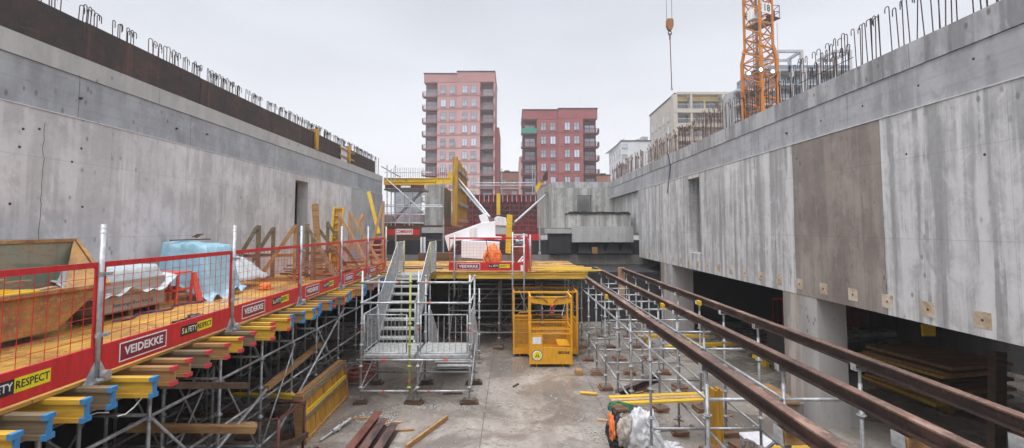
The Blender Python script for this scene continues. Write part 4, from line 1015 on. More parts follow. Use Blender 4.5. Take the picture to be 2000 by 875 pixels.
def post_proto():
    r = thing('barrier_post', 'x', 'post', (0,0,0), 'galvanised posts of the left barrier')
    MB().tube((0,0,-.03),(0,0,1.53),.024,12).build('tube', M['galv_l'], r, smooth=True)
    m = MB(); m.bb((-.10,-.055,-.045),(.10,.055,-.032)); m.plate([(-.14,0,-.03),(-.02,0,-.03),(-.02,0,.17)],.008); m.plate([(.14,0,-.03),(.02,0,-.03),(.02,0,.2)],.008); m.build('foot', M['galv_l'], r)
    m = MB(); m.tube((-.09,-.07,.0),(.07,-.07,-.03),.022,8); m.tube((.03,-.045,.03),(.03,-.095,.03),.045,10); m.build('clamp_screw', M['galv'], r)
    for z in (.42,1.03):
        m = MB(); m.tube((0,0,z-.02),(0,0,z+.02),.031,10); m.box((.05,-.02,z),(.08,.05,.03)); m.tube((.05,-.06,z),(.05,.03,z),.009,6); m.build('coupler', M['galv'], r)
    MB().tube((0,0,1.44),(0,0,1.455),.0255,12).build('ring', M['white_paint'], r); MB().tube((0,0,1.49),(0,0,1.50),.0255,12).build('ring', M['white_paint'], r)
    return r
pys = [2.33,4.57,6.80,9.05,11.30,13.50,15.55]
pp_ = post_proto()
first_b = None
for i, y in enumerate(pys):
    lab = f"galvanised tube post of the left deck barrier, {nth(i+1)} from the near end"
    o = pp_ if i == 0 else dup(pp_)
    o['label'] = lab; place(o, (edge_x(y)+.035,y,DZ), R(90))
for i in range(len(pys)-1):
    a, b = pys[i], pys[i+1]; L = b-a-.01
    lab = f"red mesh safety barrier panel along the left deck, {nth(i+1)} from the near end"
    if i == 0: first_b = barrier(L, lab); o = first_b
    elif i < 5: o = dup(first_b, label=lab); o.scale = (L/2.23,1,1)
    else: o = dup(first_b, label=lab); o.scale = (L/2.23,1,1)
    sl = math.atan2(edge_x(b)-edge_x(a), b-a)
    place(o, (edge_x(a)-.0,a,DZ), R(90)-sl)
# nearer label tweak: the middle-deck panels
def_b = barrier(2.62, 'red mesh safety barrier facing the camera on the middle deck edge'); place(def_b, (-2.18,15.33,DZ+.01), 0)
def_c = barrier(1.6, 'red mesh safety barrier end panel turning back at the right of the middle deck barrier', False); place(def_c, (.50,15.4,DZ+.01), R(82))
m = MB(); m.bb((.43,15.29,DZ),(.52,15.31,DZ+1.18)); tag(m.build('red_upright_board', M['red']), 'upright red board closing the right end of the middle deck barrier', 'board')
for i,(x,y,z0,z1) in enumerate(((-1.93,15.2,1.9,3.95),(.02,15.1,1.0,4.05),(.40,15.1,1.4,4.0),(.62,15.5,2.7,3.95))):
    s = thing('barrier_post', f"galvanised tube post at the middle deck barrier, {nth(i+1)} from the left", 'post', (x,y,z0), 'posts of the middle deck barrier')
    MB().tube((x,y,z0),(x,y,z1),.026,8).build('tube', M['galv_l'], s, smooth=True)
    for zc_,hc_ in ((DZ+.9,.06),(DZ-.08,.08)): MB().box((x,y+.04,zc_),(.09,.09,hc_)).build('coupler', M['galv'], s)
m = MB(); m.tube((.02,15.1,3.55),(.40,15.1,3.55),.022,8); tag(m.build('cross_tube', M['galv_l']), 'short tube clamped between the two posts right of the middle barrier', 'tube')
m = MB(); m.box((.34,15.27,DZ+.13),(.10,.01,.2)); tag(m.build('white_tag', M['white_paint']), 'small white tag hanging on the right end of the middle barrier', 'tag')
# far red boards with banner
def far_board(pa, pb, pt, pbm, Y, text, lab, banner=None, mesh=False):
    a = at(pa,pt,Y); b = at(pb,pbm,Y); s = thing('red_barrier_board', lab, 'barrier', (a.x,Y,b.z), 'red boards along the far edge')
    m = MB(); m.bb((a.x,Y,b.z),(b.x,Y+.03,a.z)); m.build('board', M['red'], s)
    if banner:
        c = at(banner[0],banner[2],Y-.02); d = at(banner[1],banner[3],Y-.02); m = MB(); m.bb((c.x,Y-.015,d.z),(d.x,Y-.003,c.z)); bn = m.build('banner', M['white_paint'], s)
        text_mesh(text, (c.z-d.z)*.8, M['red'], bn, facing_front((c.x+d.x)/2,Y-.017,(c.z+d.z)/2), bold=.008, width=(d.x-c.x)*.92)
    if mesh:
        z0 = a.z; z1 = z0+.75; m = MB(); n = int((b.x-a.x)/.14)
        for i in range(n+1): x = a.x+(b.x-a.x)*i/n; m.bar((x,Y,z0),(x,Y,z1),.008,.008,(0,1,0))
        for k in range(1,6): m.bar((a.x,Y,z0+.15*k),(b.x,Y,z0+.15*k),.008,.008)
        m.build('wire_mesh', M['red'], s)
    return s
far_board(757,819,448,459,23.6,'COMBISAFE','red board with a white COMBISAFE banner left of the black footing block',(772,806,447,458))
far_board(868,1056,457,469,22.5,'COMBISAFE','long red board behind the white boards with a COMBISAFE banner at right',(1000,1030,457,468),mesh=True)
for i,(px,py0,py1) in enumerate(((773,447,520),(866,425,515),(1054,440,496))):
    a = at(px,py0,22.3); b = at(px,py1,22.3); s = thing('barrier_post', f"pale tube post holding the far red boards, {nth(i+1)} from the left", 'post', b, 'posts of the far red boards')
    MB().tube(b,a,.035,6).build('tube', M['galv_l'], s); m = MB(); m.box(b+Vector((0,0,.05)),(.12,.1,.12)); m.build('foot', M['galv_l'], s)

# ================================================================== SCAFFOLDS
def scaffold(name, label, xs, ys, zt, levels, first_line_levels=None, base_r=.024, skip=(), braces=True, pads=None, padrow='', mat='galv', jack=True, head=False):
    s = thing(name, label, 'scaffold', (xs[0],ys[0],0))
    npad = 0
    for i, x in enumerate(xs):
        for j, y in enumerate(ys):
            if (i,j) in skip: continue
            mm = MB(); mm.tube((x,y,.32),(x,y,zt),base_r,8); z = .36
            while z < zt-.1: mm.tube((x,y,z-.035),(x,y,z+.035),base_r*1.35,8); mm.tube((x,y,z-.006),(x,y,z+.006),base_r*2.3,8); z += .5
            mm.build('standard', M[mat], s, smooth=True)
            mm = MB(); mm.tube((x,y,.11),(x,y,.4),.017,6); mm.box((x,y,.108),(.15,.15,.01)); mm.tube((x,y,.26),(x,y,.30),.035,6); mm.box((x,y,.28),(.2,.02,.02), rnd.uniform(0,3)); mm.build('base_jack', M['galv_d'], s)
            if head:
                mm = MB(); mm.tube((x,y,zt),(x,y,zt+.16),.018,6); mm.box((x,y,zt+.165),(.15,.10,.010)); mm.bb((x-.08,y-.045,zt+.16),(x-.074,y+.045,zt+.24)); mm.bb((x+.074,y-.045,zt+.16),(x+.08,y+.045,zt+.24)); mm.build('fork_head', M['galv_l'], s)
            if pads:
                npad += 1
                m = MB(); sz = rnd.uniform(.30,.42)
                m.box((x+rnd.uniform(-.03,.03),y+rnd.uniform(-.03,.03),.025),(sz,sz*.9,.05),rnd.uniform(-.3,.3)); m.box((x,y,.0765),(sz*.8,sz*.95,.05),rnd.uniform(-.3,.3))
                tag(m.build('wooden_pad', M['pad_wood']), f"wooden pad under the {padrow} scaffold, {nth(i+1)} row from {pads}, {nth(j+1)} from the camera", 'wooden pad', f'wooden pads under the {padrow} scaffold')
    for i, x in enumerate(xs):
        for z in (first_line_levels if (i == 0 and first_line_levels) else levels):
            for j in range(len(ys)-1):
                if (i,j) in skip or (i,j+1) in skip: continue
                MB().tube((x,ys[j]+.03,z),(x,ys[j+1]-.03,z),.0225,6).build('ledger', M[mat], s, smooth=True)
    for j, y in enumerate(ys):
        for k, z in enumerate(levels):
            for i in range(len(xs)-1):
                if (i,j) in skip or (i+1,j) in skip: continue
                MB().tube((xs[i],y,z+.0),(xs[i+1],y,z+.0),.0225,6).build('transom', M[mat], s, smooth=True)
    if braces:
        for i, x in enumerate(xs):
            for j in range(i%2, len(ys)-1, 2):
                if (i,j) in skip or (i,j+1) in skip: continue
                up = (j//2+i)%2; z0, z1 = (levels[0]+.05, levels[-1]-.05)
                if up: z0, z1 = z1, z0
                MB().tube((x+.05,ys[j],z0),(x+.05,ys[j+1],z1),.018,6).build('diagonal_brace', M[mat], s, smooth=True)
        for j in range(1, len(ys), 3):
            for i in range(len(xs)-1):
                MB().tube((xs[i],ys[j]-.05,levels[0]),(xs[i+1],ys[j]-.05,levels[-1]),.018,6).build('diagonal_brace', M[mat], s, smooth=True)
    return s
ysL = [3.0,4.35,5.66,7.0,8.15,9.27,10.4,11.7,13.0,14.3]
ls = scaffold('shoring_scaffold', 'dense galvanised shoring scaffold holding up the left deck', [-4.45,-5.3,-6.15,-7.0], ysL, 2.22, [.35,1.9], [.35,1.15,1.88], pads='the outside', padrow='left')
m = MB()
for i,x in enumerate((-4.55,-5.75,-7.0)):
    pass
# inclined long tubes lying against the left scaffold
for i,(a,b) in enumerate((((-4.3,5.2,.5),(-4.32,8.1,1.35)),((-4.25,4.4,.12),(-4.2,6.2,.9)),((-4.36,8.6,.4),(-4.38,11.9,2.1)))):
    tag(MB().tube(a,b,.024,8).build('scaffold_tube', M['galv_l'], smooth=True), f'loose galvanised tube sloping along the front of the left scaffold, {nth(i+1)} from the camera', 'tube', 'loose tubes by the left scaffold')
# middle scaffold beneath the centre deck
ms = scaffold('shoring_scaffold', 'galvanised shoring scaffold under the middle deck', [-2.2,-.45,1.05,2.3], [15.9,17.2,18.6,19.8], 2.3, [.55,1.3,2.05], pads='left', padrow='middle', braces=True)
for x in (-2.2,-.45,1.05,2.3): 
    pass
# right shoring under the three steel beams
ysR = [5.76,8.1,9.4,10.6,11.95,13.2,14.5,16.0,17.3]
BX = [2.44,3.40,4.36]; BZ = 2.60
rs = scaffold('shoring_scaffold', 'galvanised shoring scaffold standing under the three rusty steel beams', BX, ysR, 2.25, [.68,2.05], pads='left', padrow='right', head=True, braces=False, skip=((0,8),))
# side bracket posts beyond near end for beams B and C
for (x,y,lab) in ((3.40,3.98,'single steel prop under the middle rusty beam near the right foreground'),(4.36,3.92,'single steel prop under the right rusty beam near the frame edge'),(2.44,4.1,'single steel prop under the left rusty beam in the foreground')):
    s = thing('steel_prop', lab, 'prop', (x,y,0), 'single props under the steel beams')
    MB().tube((x,y,.0),(x,y,2.30),.03,10).build('tube', M['galv'], s, smooth=True)
    m = MB(); m.box((x,y,.006),(.15,.15,.012)); m.build('foot', M['galv'], s)
    m = MB(); m.bb((x-.085,y-.07,2.315),(x-.077,y+.07,2.435)); m.bb((x-.085,y-.07,2.305),(x+.085,y+.07,2.315)); m.bb((x+.077,y-.07,2.315),(x+.085,y+.07,2.435)); m.build('fork_head', M['galv_l'], s)
    m = MB(); m.bb((x-.07,y-.09,2.318),(x+.14,y+.07,2.425)); tag(m.build('packing_block', M['brown_wood']), lab.replace('single steel prop','wooden packing block on the steel prop'), 'block')
def ibeam(x, y0, y1, lab, zt=BZ, h=.145, w=.105, dx=0):
    s = thing('steel_beam', lab, 'steel beam', (x,y0,zt-h), 'rusty steel beams on the right shoring')
    m = MB(); m.bar((x,y0,zt-.009),(x+dx,y1,zt-.009),w,.018); m.build('top_flange', M['ibeam_top'], s)
    m = MB(); m.bar((x,y0,zt-h/2),(x+dx,y1,zt-h/2),.014,h-.036); m.bar((x,y0,zt-h+.009),(x+dx,y1,zt-h+.009),w,.018)
    m.build('web', M['ibeam'], s)
ibeam(2.42, .6, 14.9, 'long rusty steel beam, leftmost of the three on the right shoring')
ibeam(3.38, .6, 18.4, 'long rusty steel beam, middle of the three on the right shoring')
ibeam(4.36, .6, 18.2, 'long rusty steel beam, rightmost of the three on the right shoring')
k = 0
for x in BX:
    for y in (9.4,10.6,11.95,13.2,14.5):
        k += 1; side = ['left','middle','right'][BX.index(x)]
        m = MB(); m.bb((x-.085,y-.035,2.42),(x-.068,y+.035,2.49)); tag(m.build('white_clip', M['white_board']), f"white clip plate on the side of the {side} rusty beam, {nth([9.4,10.6,11.95,13.2,14.5].index(y)+1)} from the camera", 'clip', 'clip plates on the rusty beams')
for (x,y,lab) in ((2.44,11.3,'left'),(3.4,10.0,'middle'),(4.36,10.4,'right')):
    m = MB(); m.bb((x-.12,y-.09,2.43),(x-.068,y+.09,2.53)); tag(m.build('yellow_block', M['bright_yellow']), f'yellow timber block wedged against the {lab} rusty beam', 'block')
m = MB(); m.bb((4.2,17.9,1.0),(4.45,18.0,2.62)); tag(m.build('upright_board', M['raw_wood']), 'pale upright board standing at the far end of the right shoring', 'board')
for (x,y) in ((2.8,11.2),(2.95,12.4)):
    pass

# ================================================================== STAIR TOWER
st = thing('stair_tower', 'grey aluminium site stair with two landings inside a tube scaffold', 'stairs', (-3.6,11,0))
X0, X1, X2 = -3.62, -2.34, -1.02; YF, YR, YT = 11.0, 12.25, 14.9
ZL = 1.12
def tube(p0, p1, r=.024, name='tube', mat='galv_l', par=None): return MB().tube(p0,p1,r,8).build(name, M[mat], par or st, smooth=True)
for (x,y,zt,mat) in ((X0,YF,3.15,'galv_l'),(X1-.12,YF,3.1,'olive'),(X1+.08,YF,3.15,'galv_l'),(X2,YF,3.05,'galv_l'),(X0,YR+.1,2.9,'galv'),(X1,YR+.1,2.9,'galv'),(X2,YR+.1,2.9,'galv_l'),(X0,YT,2.6,'galv'),(X1-.35,YT,2.6,'galv'),(X2,14.2,2.3,'galv')):
    m = MB(); m.tube((x,y,.30),(x,y,zt),.026,8); z = .38
    while z < zt: m.tube((x,y,z-.03),(x,y,z+.03),.034,8); m.tube((x,y,z-.006),(x,y,z+.006),.055,8); z += .5
    m.build('standard', M[mat], st, smooth=True)
    m = MB(); m.tube((x,y,.12),(x,y,.4),.018,6); m.box((x,y,.118),(.15,.15,.012)); m.box((x,y,.3),(.2,.025,.03)); m.build('base_jack', M['galv_d'], st)
k = 0
for (x,y) in ((X0,YF),(X1,YF),(X2,YF),(X0,YR+.1),(X1,YR+.1),(X2,YR+.1)):
    k += 1; m = MB(); w_ = .2 if x == X0 else .32
    m.box((x,y,.028),(w_+.12,.2,.056),rnd.uniform(-.2,.2)); m.box((x,y,.085),(w_,.18,.055),rnd.uniform(-.3,.3)); tag(m.build('wooden_pad', M['dark_wood']), f"dark wooden block under the {'front' if y==YF else 'rear'} {['left','middle','right'][(k-1)%3]} leg of the stair tower", 'wooden pad', 'wooden blocks under the stair tower')
for z in (2.87,2.38,.30):
    tube((X0,YF-.02,z),(X1-.12,YF-.02,z),.024,'ledger'); tube((X1+.08,YF-.02,z),(X2,YF-.02,z),.024,'ledger')
for z in (2.85,2.38,.30,):
    tube((X0,YF,z),(X0,YR+.1,z),.023,'ledger','galv'); tube((X2,YF,z),(X2,YR+.1,z),.023,'ledger')
    if z < 2: tube((X1,YF,z),(X1,YR+.1,z),.023,'ledger','galv')
tube((X0,YR+.1,.32),(X2,YR+.1,.32),.023,'ledger'); tube((X0,YR+.1,.9),(X2,YR+.1,.9),.023,'ledger')
tube((X2+.03,YF,.35),(X2+.03,YR+.1,1.05),.019,'diagonal_brace'); tube((X0,YF,.35),(X0+.0,YR+.1,.95),.019,'diagonal_brace','galv'); tube((X1+.05,YF,.4),(X1+.05,YR+.1,1.05),.019,'diagonal_brace','galv')
# red tape marks
for (x,y,z) in ((X0+.55,YF-.02,.30),(X1+.35,YF-.02,.30),(X0+.9,YF-.02,2.87),(X1+.3,YF-.02,2.87),(X1+.35,YF-.02,2.38),(X0+.45,YR+.1,.32)):
    MB().tube((x-.03,y,z),(x+.03,y,z),.026,8).build('red_tape', M['signal_red'], st)
for (x,y,z) in ((X0,YF,1.75),(X1-.12,YF,.55),(X2,YF,1.72),(X1+.08,YF,1.75)):
    MB().tube((x,y,z-.025),(x,y,z+.025),.028,8).build('red_tape', M['signal_red'], st)
# landings (perforated deck)
def landing(x0,x1,y0,y1,z,name='landing'):
    m = MB(); m.bb((x0,y0,z-.06),(x0+.03,y1,z)); m.bb((x1-.03,y0,z-.06),(x1,y1,z)); m.bb((x0+.031,y0,z-.06),(x1-.031,y0+.03,z)); m.bb((x0+.031,y1-.03,z-.06),(x1-.031,y1,z))
    fr = m.build(name, M['galv_l'], st)
    m = MB(); n = int((y1-y0-.06)/.055)
    for i in range(n):
        y = y0+.035+(y1-y0-.07)*i/n; m.bb((x0+.032,y,z-.022),(x1-.032,y+.038,z-.002))
    m.build('grating', M['deck_grille'], fr)
    return fr
landing(X0+.03,X1-.03,YF+.03,YR,ZL); landing(X1+.04,X2-.03,YF+.03,YR,ZL)
landing(X0-.08,X1-.32,14.35,15.35,DZ,'top_landing')
tube((X0-.1,YF-.02,ZL-.09),(X2+.03,YF-.02,ZL-.09),.022,'ledger')
for xx in (X0+.55,X1+.75):
    MB().tube((xx-.06,YF-.02,ZL-.09),(xx+.06,YF-.02,ZL-.09),.024,8).build('red_tape', M['signal_red'], st)
def guard(p0, p1, h, nb, name='guard', r=.016, mat='galv_l', post=None, br=.008):
    """barred guard between two floor points (may slope)"""
    p0 = Vector(p0); p1 = Vector(p1); up = Vector((0,0,h)); lo = Vector((0,0,.06)); m = MB()
    m.tube(p0+up,p1+up,r,6); m.tube(p0+lo,p1+lo,r,6); m.tube(p0+lo,p0+up,r,6); m.tube(p1+lo,p1+up,r,6)
    g_ = m.build(name, M[mat], st, smooth=True); m = MB()
    for i in range(1,nb): q = p0.lerp(p1,i/nb); m.tube(q+lo,q+up,br,5)
    m.build('bars', M[mat], g_)
    return g_
guard((X0+.05,YF+.02,ZL),(X1-.2,YF+.02,ZL),.97,11); guard((X1+.14,YF+.02,ZL),(X2-.06,YF+.02,ZL),.97,8)
guard((X0+.02,YF+.05,ZL),(X0+.02,YR,ZL),.97,12); guard((X2-.01,YF+.05,ZL),(X2-.01,YR,ZL),.97,12)
# upward flight
fx0, fx1 = X0+.0, X1-.28
ys0, ys1 = YR+.02, 14.35
nst = 8
for side, x in (('l',fx0),('r',fx1)):
    m = MB(); m.bar((x,ys0,ZL-.05),(x,ys1,DZ-.1),.03,.17); m.build('stringer', M['galv_l'], st)
for i in range(nst):
    t = (i+.6)/nst; y = ys0+(ys1-ys0)*t; z = ZL+(DZ-ZL)*(i+.55)/nst
    m = MB(); m.bb((fx0+.02,y-.13,z-.035),(fx1-.02,y+.13,z)); m.bb((fx0+.02,y-.14,z-.045),(fx1-.02,y-.131,z+.005)); m.build('tread', M['deck_grille'], st)
guard((fx0-.01,ys0,ZL+.02),(fx0-.01,ys1,DZ),1.02,44,'stair_rail'); guard((fx1+.01,ys0,ZL+.02),(fx1+.01,ys1,DZ),1.02,44,'stair_rail')
guard((fx0-.03,ys1+.02,DZ),(fx0-.05,15.3,DZ),1.02,12,'top_guard'); guard((fx1+.03,ys1+.02,DZ),(fx1+.05,15.3,DZ),1.02,12,'top_guard')
for x in (fx0-.03,fx1+.03):
    for y in (ys1+.0,15.32): tube((x,y,DZ-.3),(x,y,DZ+1.05),.022,'guard_post','olive')
# downward flight on the right, heading away
gx0, gx1 = X1+.10, X2-.08
for x in (gx0,gx1):
    m = MB(); m.bar((x,YR+.02,ZL-.07),(x,13.75,.12),.03,.17); m.build('stringer', M['galv_l'], st)
for i in range(5):
    y = YR+.15+i*.28; z = ZL-.2*(i+1)+.02; m = MB(); m.bb((gx0+.02,y-.13,z-.035),(gx1-.02,y+.13,z)); m.build('tread', M['deck_grille'], st)
guard((gx0,YR+.05,ZL),(gx0,13.75,.15),.97,14,'stair_rail'); guard((gx1+.06,YR+.05,ZL),(gx1+.06,13.75,.15),.97,14,'stair_rail')

# ================================================================== MAN BASKETS
def basket(label, W, D, H, front=True):
    r = thing('lifting_basket', label, 'lifting basket', (0,0,0)); c = M['basket_yellow']; t = .055
    for x in (0,W-t):
        for y in (0,D-t): MB().bb((x,y,.09),(x+t,y+t,H)).build('corner_post', c, r, bevel=.004)
    m = MB()
    for z in (H-.055,): m.bb((t,.005,z),(W-t,t-.005,z+.05)); m.bb((t,D-t+.005,z),(W-t,D-.005,z+.05)); m.bb((.005,t,z),(t-.005,D-t,z+.05)); m.bb((W-t+.005,t,z),(W-.005,D-t,z+.05))
    m.build('top_frame', c, r)
    m = MB(); m.bb((t,t,.1),(W-t,D-t,.13)); m.build('floor_pan', c, r)
    m = MB()
    for x in (.2,W-.3):
        for y in (.1,D-.2): m.bb((x,y,0),(x+.05,y+.08,.09))
    m.build('foot', c, r)
    m = MB()
    for z in (.95,1.12): m.bb((t,D-t+.01,z),(W-t,D-.015,z+.035)); m.bb((.01,t,z),(.04,D-t,z+.035)); m.bb((W-.04,t,z),(W-.01,D-t,z+.035))
    m.build('guard_rail', c, r)
    def meshp(a, b, n, k, nm='mesh_panel'):
        a = Vector(a); b = Vector(b); d = Vector((b.x-a.x,b.y-a.y,0)); m = MB()
        for i in range(n+1): p = a+d*(i/n); m.bar(p,(p.x,p.y,b.z),.010,.010,(0,1,0) if abs(d.x)>.1 else (1,0,0))
        for i in range(k+1): z = a.z+(b.z-a.z)*i/k; m.bar((a.x,a.y,z),(b.x,b.y,z),.010,.010)
        m.build(nm, c, r)
    meshp((t,D-.03,.13),(W-t,D-.03,.95), int(W/.04), 22)
    meshp((.03,t,.13),(.03,D-t,.95), int(D/.04), 22); meshp((W-.03,t,.13),(W-.03,D-t,.95), int(D/.04), 22)
    return r, meshp
b1, mp = basket('yellow lifting basket with solid front panel, round warning mark and BEDSAB lettering', 1.30, 1.05, 2.12)
W = 1.30; c = M['basket_yellow']
m = MB(); m.bb((.056,.008,.10),(W-.056,.03,.60)); fp = m.build('front_panel', c, b1, bevel=.003)
m = MB(); m.bb((.056,.008,.602),(.40,.03,.98)); m.build('side_panel', c, b1)
m = MB(); m.bb((.056,.01,.985),(W-.056,.045,1.02)); m.bb((.056,.01,1.12),(W-.056,.045,1.15)); m.bb((W-.42,.1,.61),(W-.06,.9,.63)); m.build('front_rail', c, b1)
m = MB(); m.bb((.1,.002,.70),(.36,.0075,.90)); m.build('info_plate', M['white_board'], b1)
m = MB(); m.tube((.24,.0075,.36),(.24,.003,.36),.165,28); d = m.build('round_mark', M['black_paint'], fp)
m = MB(); m.tube((.24,.0028,.36),(.24,.001,.36),.148,28); m.build('round_mark_ring', M['white_board'], fp)
m = MB(); m.tube((.24,.0008,.36),(.24,-.001,.36),.118,28); m.build('round_mark_field', M['sign_yellow'], fp)
m = MB(); 
for s_ in (-1,1): m.prism([(s_*.012,.07),(s_*.03,.0),(s_*.075,-.055),(s_*.02,-.05),(s_*.01,.02)],0,.002,Matrix.Translation((.24,-.0012,.37)) @ Matrix.Rotation(R(90),4,'X'))
m.build('figure_mark', M['black_paint'], fp)
text_mesh('BEDSAB', .11, M['black_paint'], fp, facing_front(W-.26,.0065,.44), bold=.004, width=.34)
m = MB(); m.prism([(0,.0),(W*.5,-.09),(W,.0),(W,.12),(0,.12)],0,.012,Matrix.Translation((0,.02,1.93)) @ Matrix.Rotation(R(90),4,'X')); m.build('head_plate', c, b1)
m = MB(); m.path([(.1,-.02,2.12),(.42,-.03,2.05),(.56,-.03,1.93)],.014,6); m.path([(W-.1,-.02,2.12),(W-.45,-.03,2.05),(W-.56,-.03,1.94)],.014,6); m.build('sling', M['black_plastic'], b1)
m = MB(); cx_ = W*.53
m.path([(cx_-.06,-.03,1.90),(cx_-.03,-.04,1.82),(cx_-.07,-.04,1.72),(cx_-.05,-.04,1.63),(cx_+.04,-.04,1.63),(cx_+.05,-.04,1.74),(cx_+.0,-.04,1.82),(cx_+.07,-.03,1.9)],.014,6); m.build('hook_link', M['signal_red'], b1)
place(b1, (.52,13.75,0), 0)
b2, mp2 = basket('larger yellow mesh lifting basket standing behind the solid fronted one', 2.12, 1.2, 2.12)
MB().bb((.056,.01,.10),(.6,.028,.30)).build('kick_plate', c, b2); MB().bb((1.5,.01,.10),(2.06,.028,.30)).build('kick_plate', c, b2)
mp2((.056,.02,.30),(.62,.02,1.30),14,26); mp2((1.62,.02,.30),(2.06,.02,1.30),11,26)
m = MB(); m.bb((.056,.0,1.30),(.62,.04,1.34)); m.path([(.15,.01,1.34),(.22,.01,1.44),(.50,.01,1.44),(.58,.01,1.34)],.014,6); m.build('gate_rail', c, b2)
m = MB(); m.tube((.2,.6,2.1),(.55,.1,1.3),.008,5); m.tube((1.9,.6,2.1),(1.6,.1,1.3),.008,5); m.build('sling', M['galv_l'], b2)
place(b2, (.03,14.85,0), 0)

# ================================================================== SKIP AND GOODS ON THE LEFT DECK
sk = thing('waste_skip', 'large worn yellow skip with a green flaked back wall, holding scrap timber', 'skip', (-6.6,5.5,DZ))
fxp, bxp = -6.25, -7.15; zf, zb = 3.33, 3.99
yn = 3.2; z0 = DZ+.10
m = MB(); m.plate([(fxp,yn+.3,z0),(fxp,6.25,z0),(fxp,6.95,zf),(fxp,yn-.3,zf)], .02); m.build('front_side', M['skip'], sk)
m = MB(); m.plate([(bxp,yn+.3,z0),(bxp,7.45,z0),(bxp,7.36,zb),(bxp,yn-.3,zb)], .02); m.build('back_side', M['skip_in'], sk)
m = MB(); m.plate([(fxp,6.27,z0),(bxp,7.46,z0),(bxp,7.38,zb)], .02); m.plate([(fxp,6.27,z0),(bxp,7.38,zb),(fxp,6.97,zf)], .02); m.build('end_wall', M['skip'], sk)
m = MB(); m.bb((bxp,yn+.3,z0-.01),(fxp,6.3,z0+.01)); m.build('bottom', M['skip'], sk)
m = MB(); m.bar((fxp+.02,yn-.3,zf),(fxp+.02,7.0,zf),.10,.05); m.bar((bxp,yn-.3,zb),(bxp,7.42,zb),.05,.05); m.bar((fxp+.02,7.0,zf),(bxp,7.42,zb),.05,.06); m.build('rim', M['skip'], sk)
for yr in (4.6,):
    m = MB(); m.bar((fxp+.03,yr-.12,z0),(fxp+.03,yr+.1,zf-.03),.05,.05,(0,1,0)) ; m.build('rib', M['skip'], sk)
m = MB(); m.bb((fxp-.9,4,DZ),(fxp-.78,6,DZ+.09)); m.bb((fxp-.2,4,DZ),(fxp-.08,6,DZ+.09)); m.build('skid', M['ibeam'], sk)
for i in range(16):
    y = rnd.uniform(4.6,6.3); x = rnd.uniform(-7.0,-6.4); m = MB(); L = rnd.uniform(.5,1.3); a_ = rnd.uniform(-.5,.5); tl = rnd.uniform(-.12,.12)
    m.box((x,y,3.24+i*.012+rnd.uniform(0,.04)),(.10,L,.025), Matrix.Rotation(a_,3,'Z') @ Matrix.Rotation(tl,3,'X'))
    tag(m.build('scrap_board', M[rnd.choice(['raw_wood','brown_wood','grey_wood','bright_yellow'])]), 'scrap timber board lying in the worn yellow skip', 'board', 'scrap boards in the skip')
m = MB(); m.bb((bxp+.02,3.6,3.15),(fxp-.02,6.3,3.2)); m.build('scrap_fill', M['dark_wood'], sk)

def drape(name, label, cat, x0,x1,y0,y1,zfun,mat,seed=0,nx=26,ny=26,skirt=None,group=None):
    vs = []; fs = []
    for i in range(nx+1):
        for j in range(ny+1):
            u, v = i/nx, j/ny; x = x0+(x1-x0)*u; y = y0+(y1-y0)*v
            z = zfun(u,v)+.045*noise.noise(Vector((x*3+seed,y*3,seed)))+.05*abs(noise.noise(Vector((x*4,y*6+seed,1))))+.02*abs(noise.noise(Vector((x*13,y*10+seed,1))))
            vs.append((x+.03*noise.noise(Vector((x*4,y*4,9+seed))),y+.05*noise.noise(Vector((x*5,y*3,3+seed))),z))
    for i in range(nx):
        for j in range(ny):
            a = i*(ny+1)+j; fs.append((a,a+ny+1,a+ny+2,a+1))
    m = MB(); m.add(vs,fs); o = m.build(name, M[mat], smooth=True)
    for p in o.data.polygons: p.use_smooth = True
    o.modifiers.new('thick','SOLIDIFY').thickness = .004
    return tag(o, label, cat, group)
def crate(name, label, x0,x1,y0,y1,z0,h,mat,txt=None):
    s = thing(name, label, 'crate', (x0,y0,z0))
    for y in (y0+.05,(y0+y1)/2,y1-.1): MB().bb((x0+.05,y-.05,z0),(x1-.05,y+.05,z0+.1)).build('pallet_block', M['grey_wood'], s)
    m = MB(); m.bb((x0,y0,z0+.102),(x1,y1,z0+.125)); m.build('pallet_board', M['grey_wood'], s)
    n = 2; hh = (h-.13)/n
    for k in range(n):
        za = z0+.128+k*hh; m = MB(); m.bb((x1-.02,y0,za),(x1,y1,za+hh-.01)); m.bb((x0,y0,za),(x0+.02,y1,za+hh-.01)); m.bb((x0+.021,y0,za),(x1-.021,y0+.02,za+hh-.01)); m.bb((x0+.021,y1-.02,za),(x1-.021,y1,za+hh-.01)); m.build('collar', M[mat], s)
    if txt:
        text_mesh(txt, .09, M['blue_strap'], s, Matrix.Translation((x1+.002,(y0+y1)/2,z0+.22)) @ Matrix(((0,0,1,0),(1,0,0,0),(0,1,0,0),(0,0,0,1))), width=(y1-y0)*.6)
    return s
crate('pallet_crate','weathered pallet crate with blue lettering under clear plastic beside the skip',-7.3,-6.45,7.1,8.45,DZ+.006,.62,'pale_wood','betongtillverkning')
def zf1(u,v):
    e = max(abs(u-.42)*2, abs(v-.5)*2); k = max(0,min(1,(e-.74)/.14)); return DZ+.86-(.40+.30*noise.noise(Vector((v*5.3,u*2,1.7))))*k-.06*u
drape('plastic_sheet','clear plastic sheet draped over the lettered pallet crate','plastic sheet',-7.42,-6.34,7.0,8.6,zf1,'sheet_clear',1,40,50)
m = MB(); m.bb((-7.2,7.25,DZ+.64),(-6.6,8.3,DZ+.80)); tag(m.build('stacked_goods', M['grey_wall']), 'pale stacked goods inside the clear plastic sheet', 'goods')
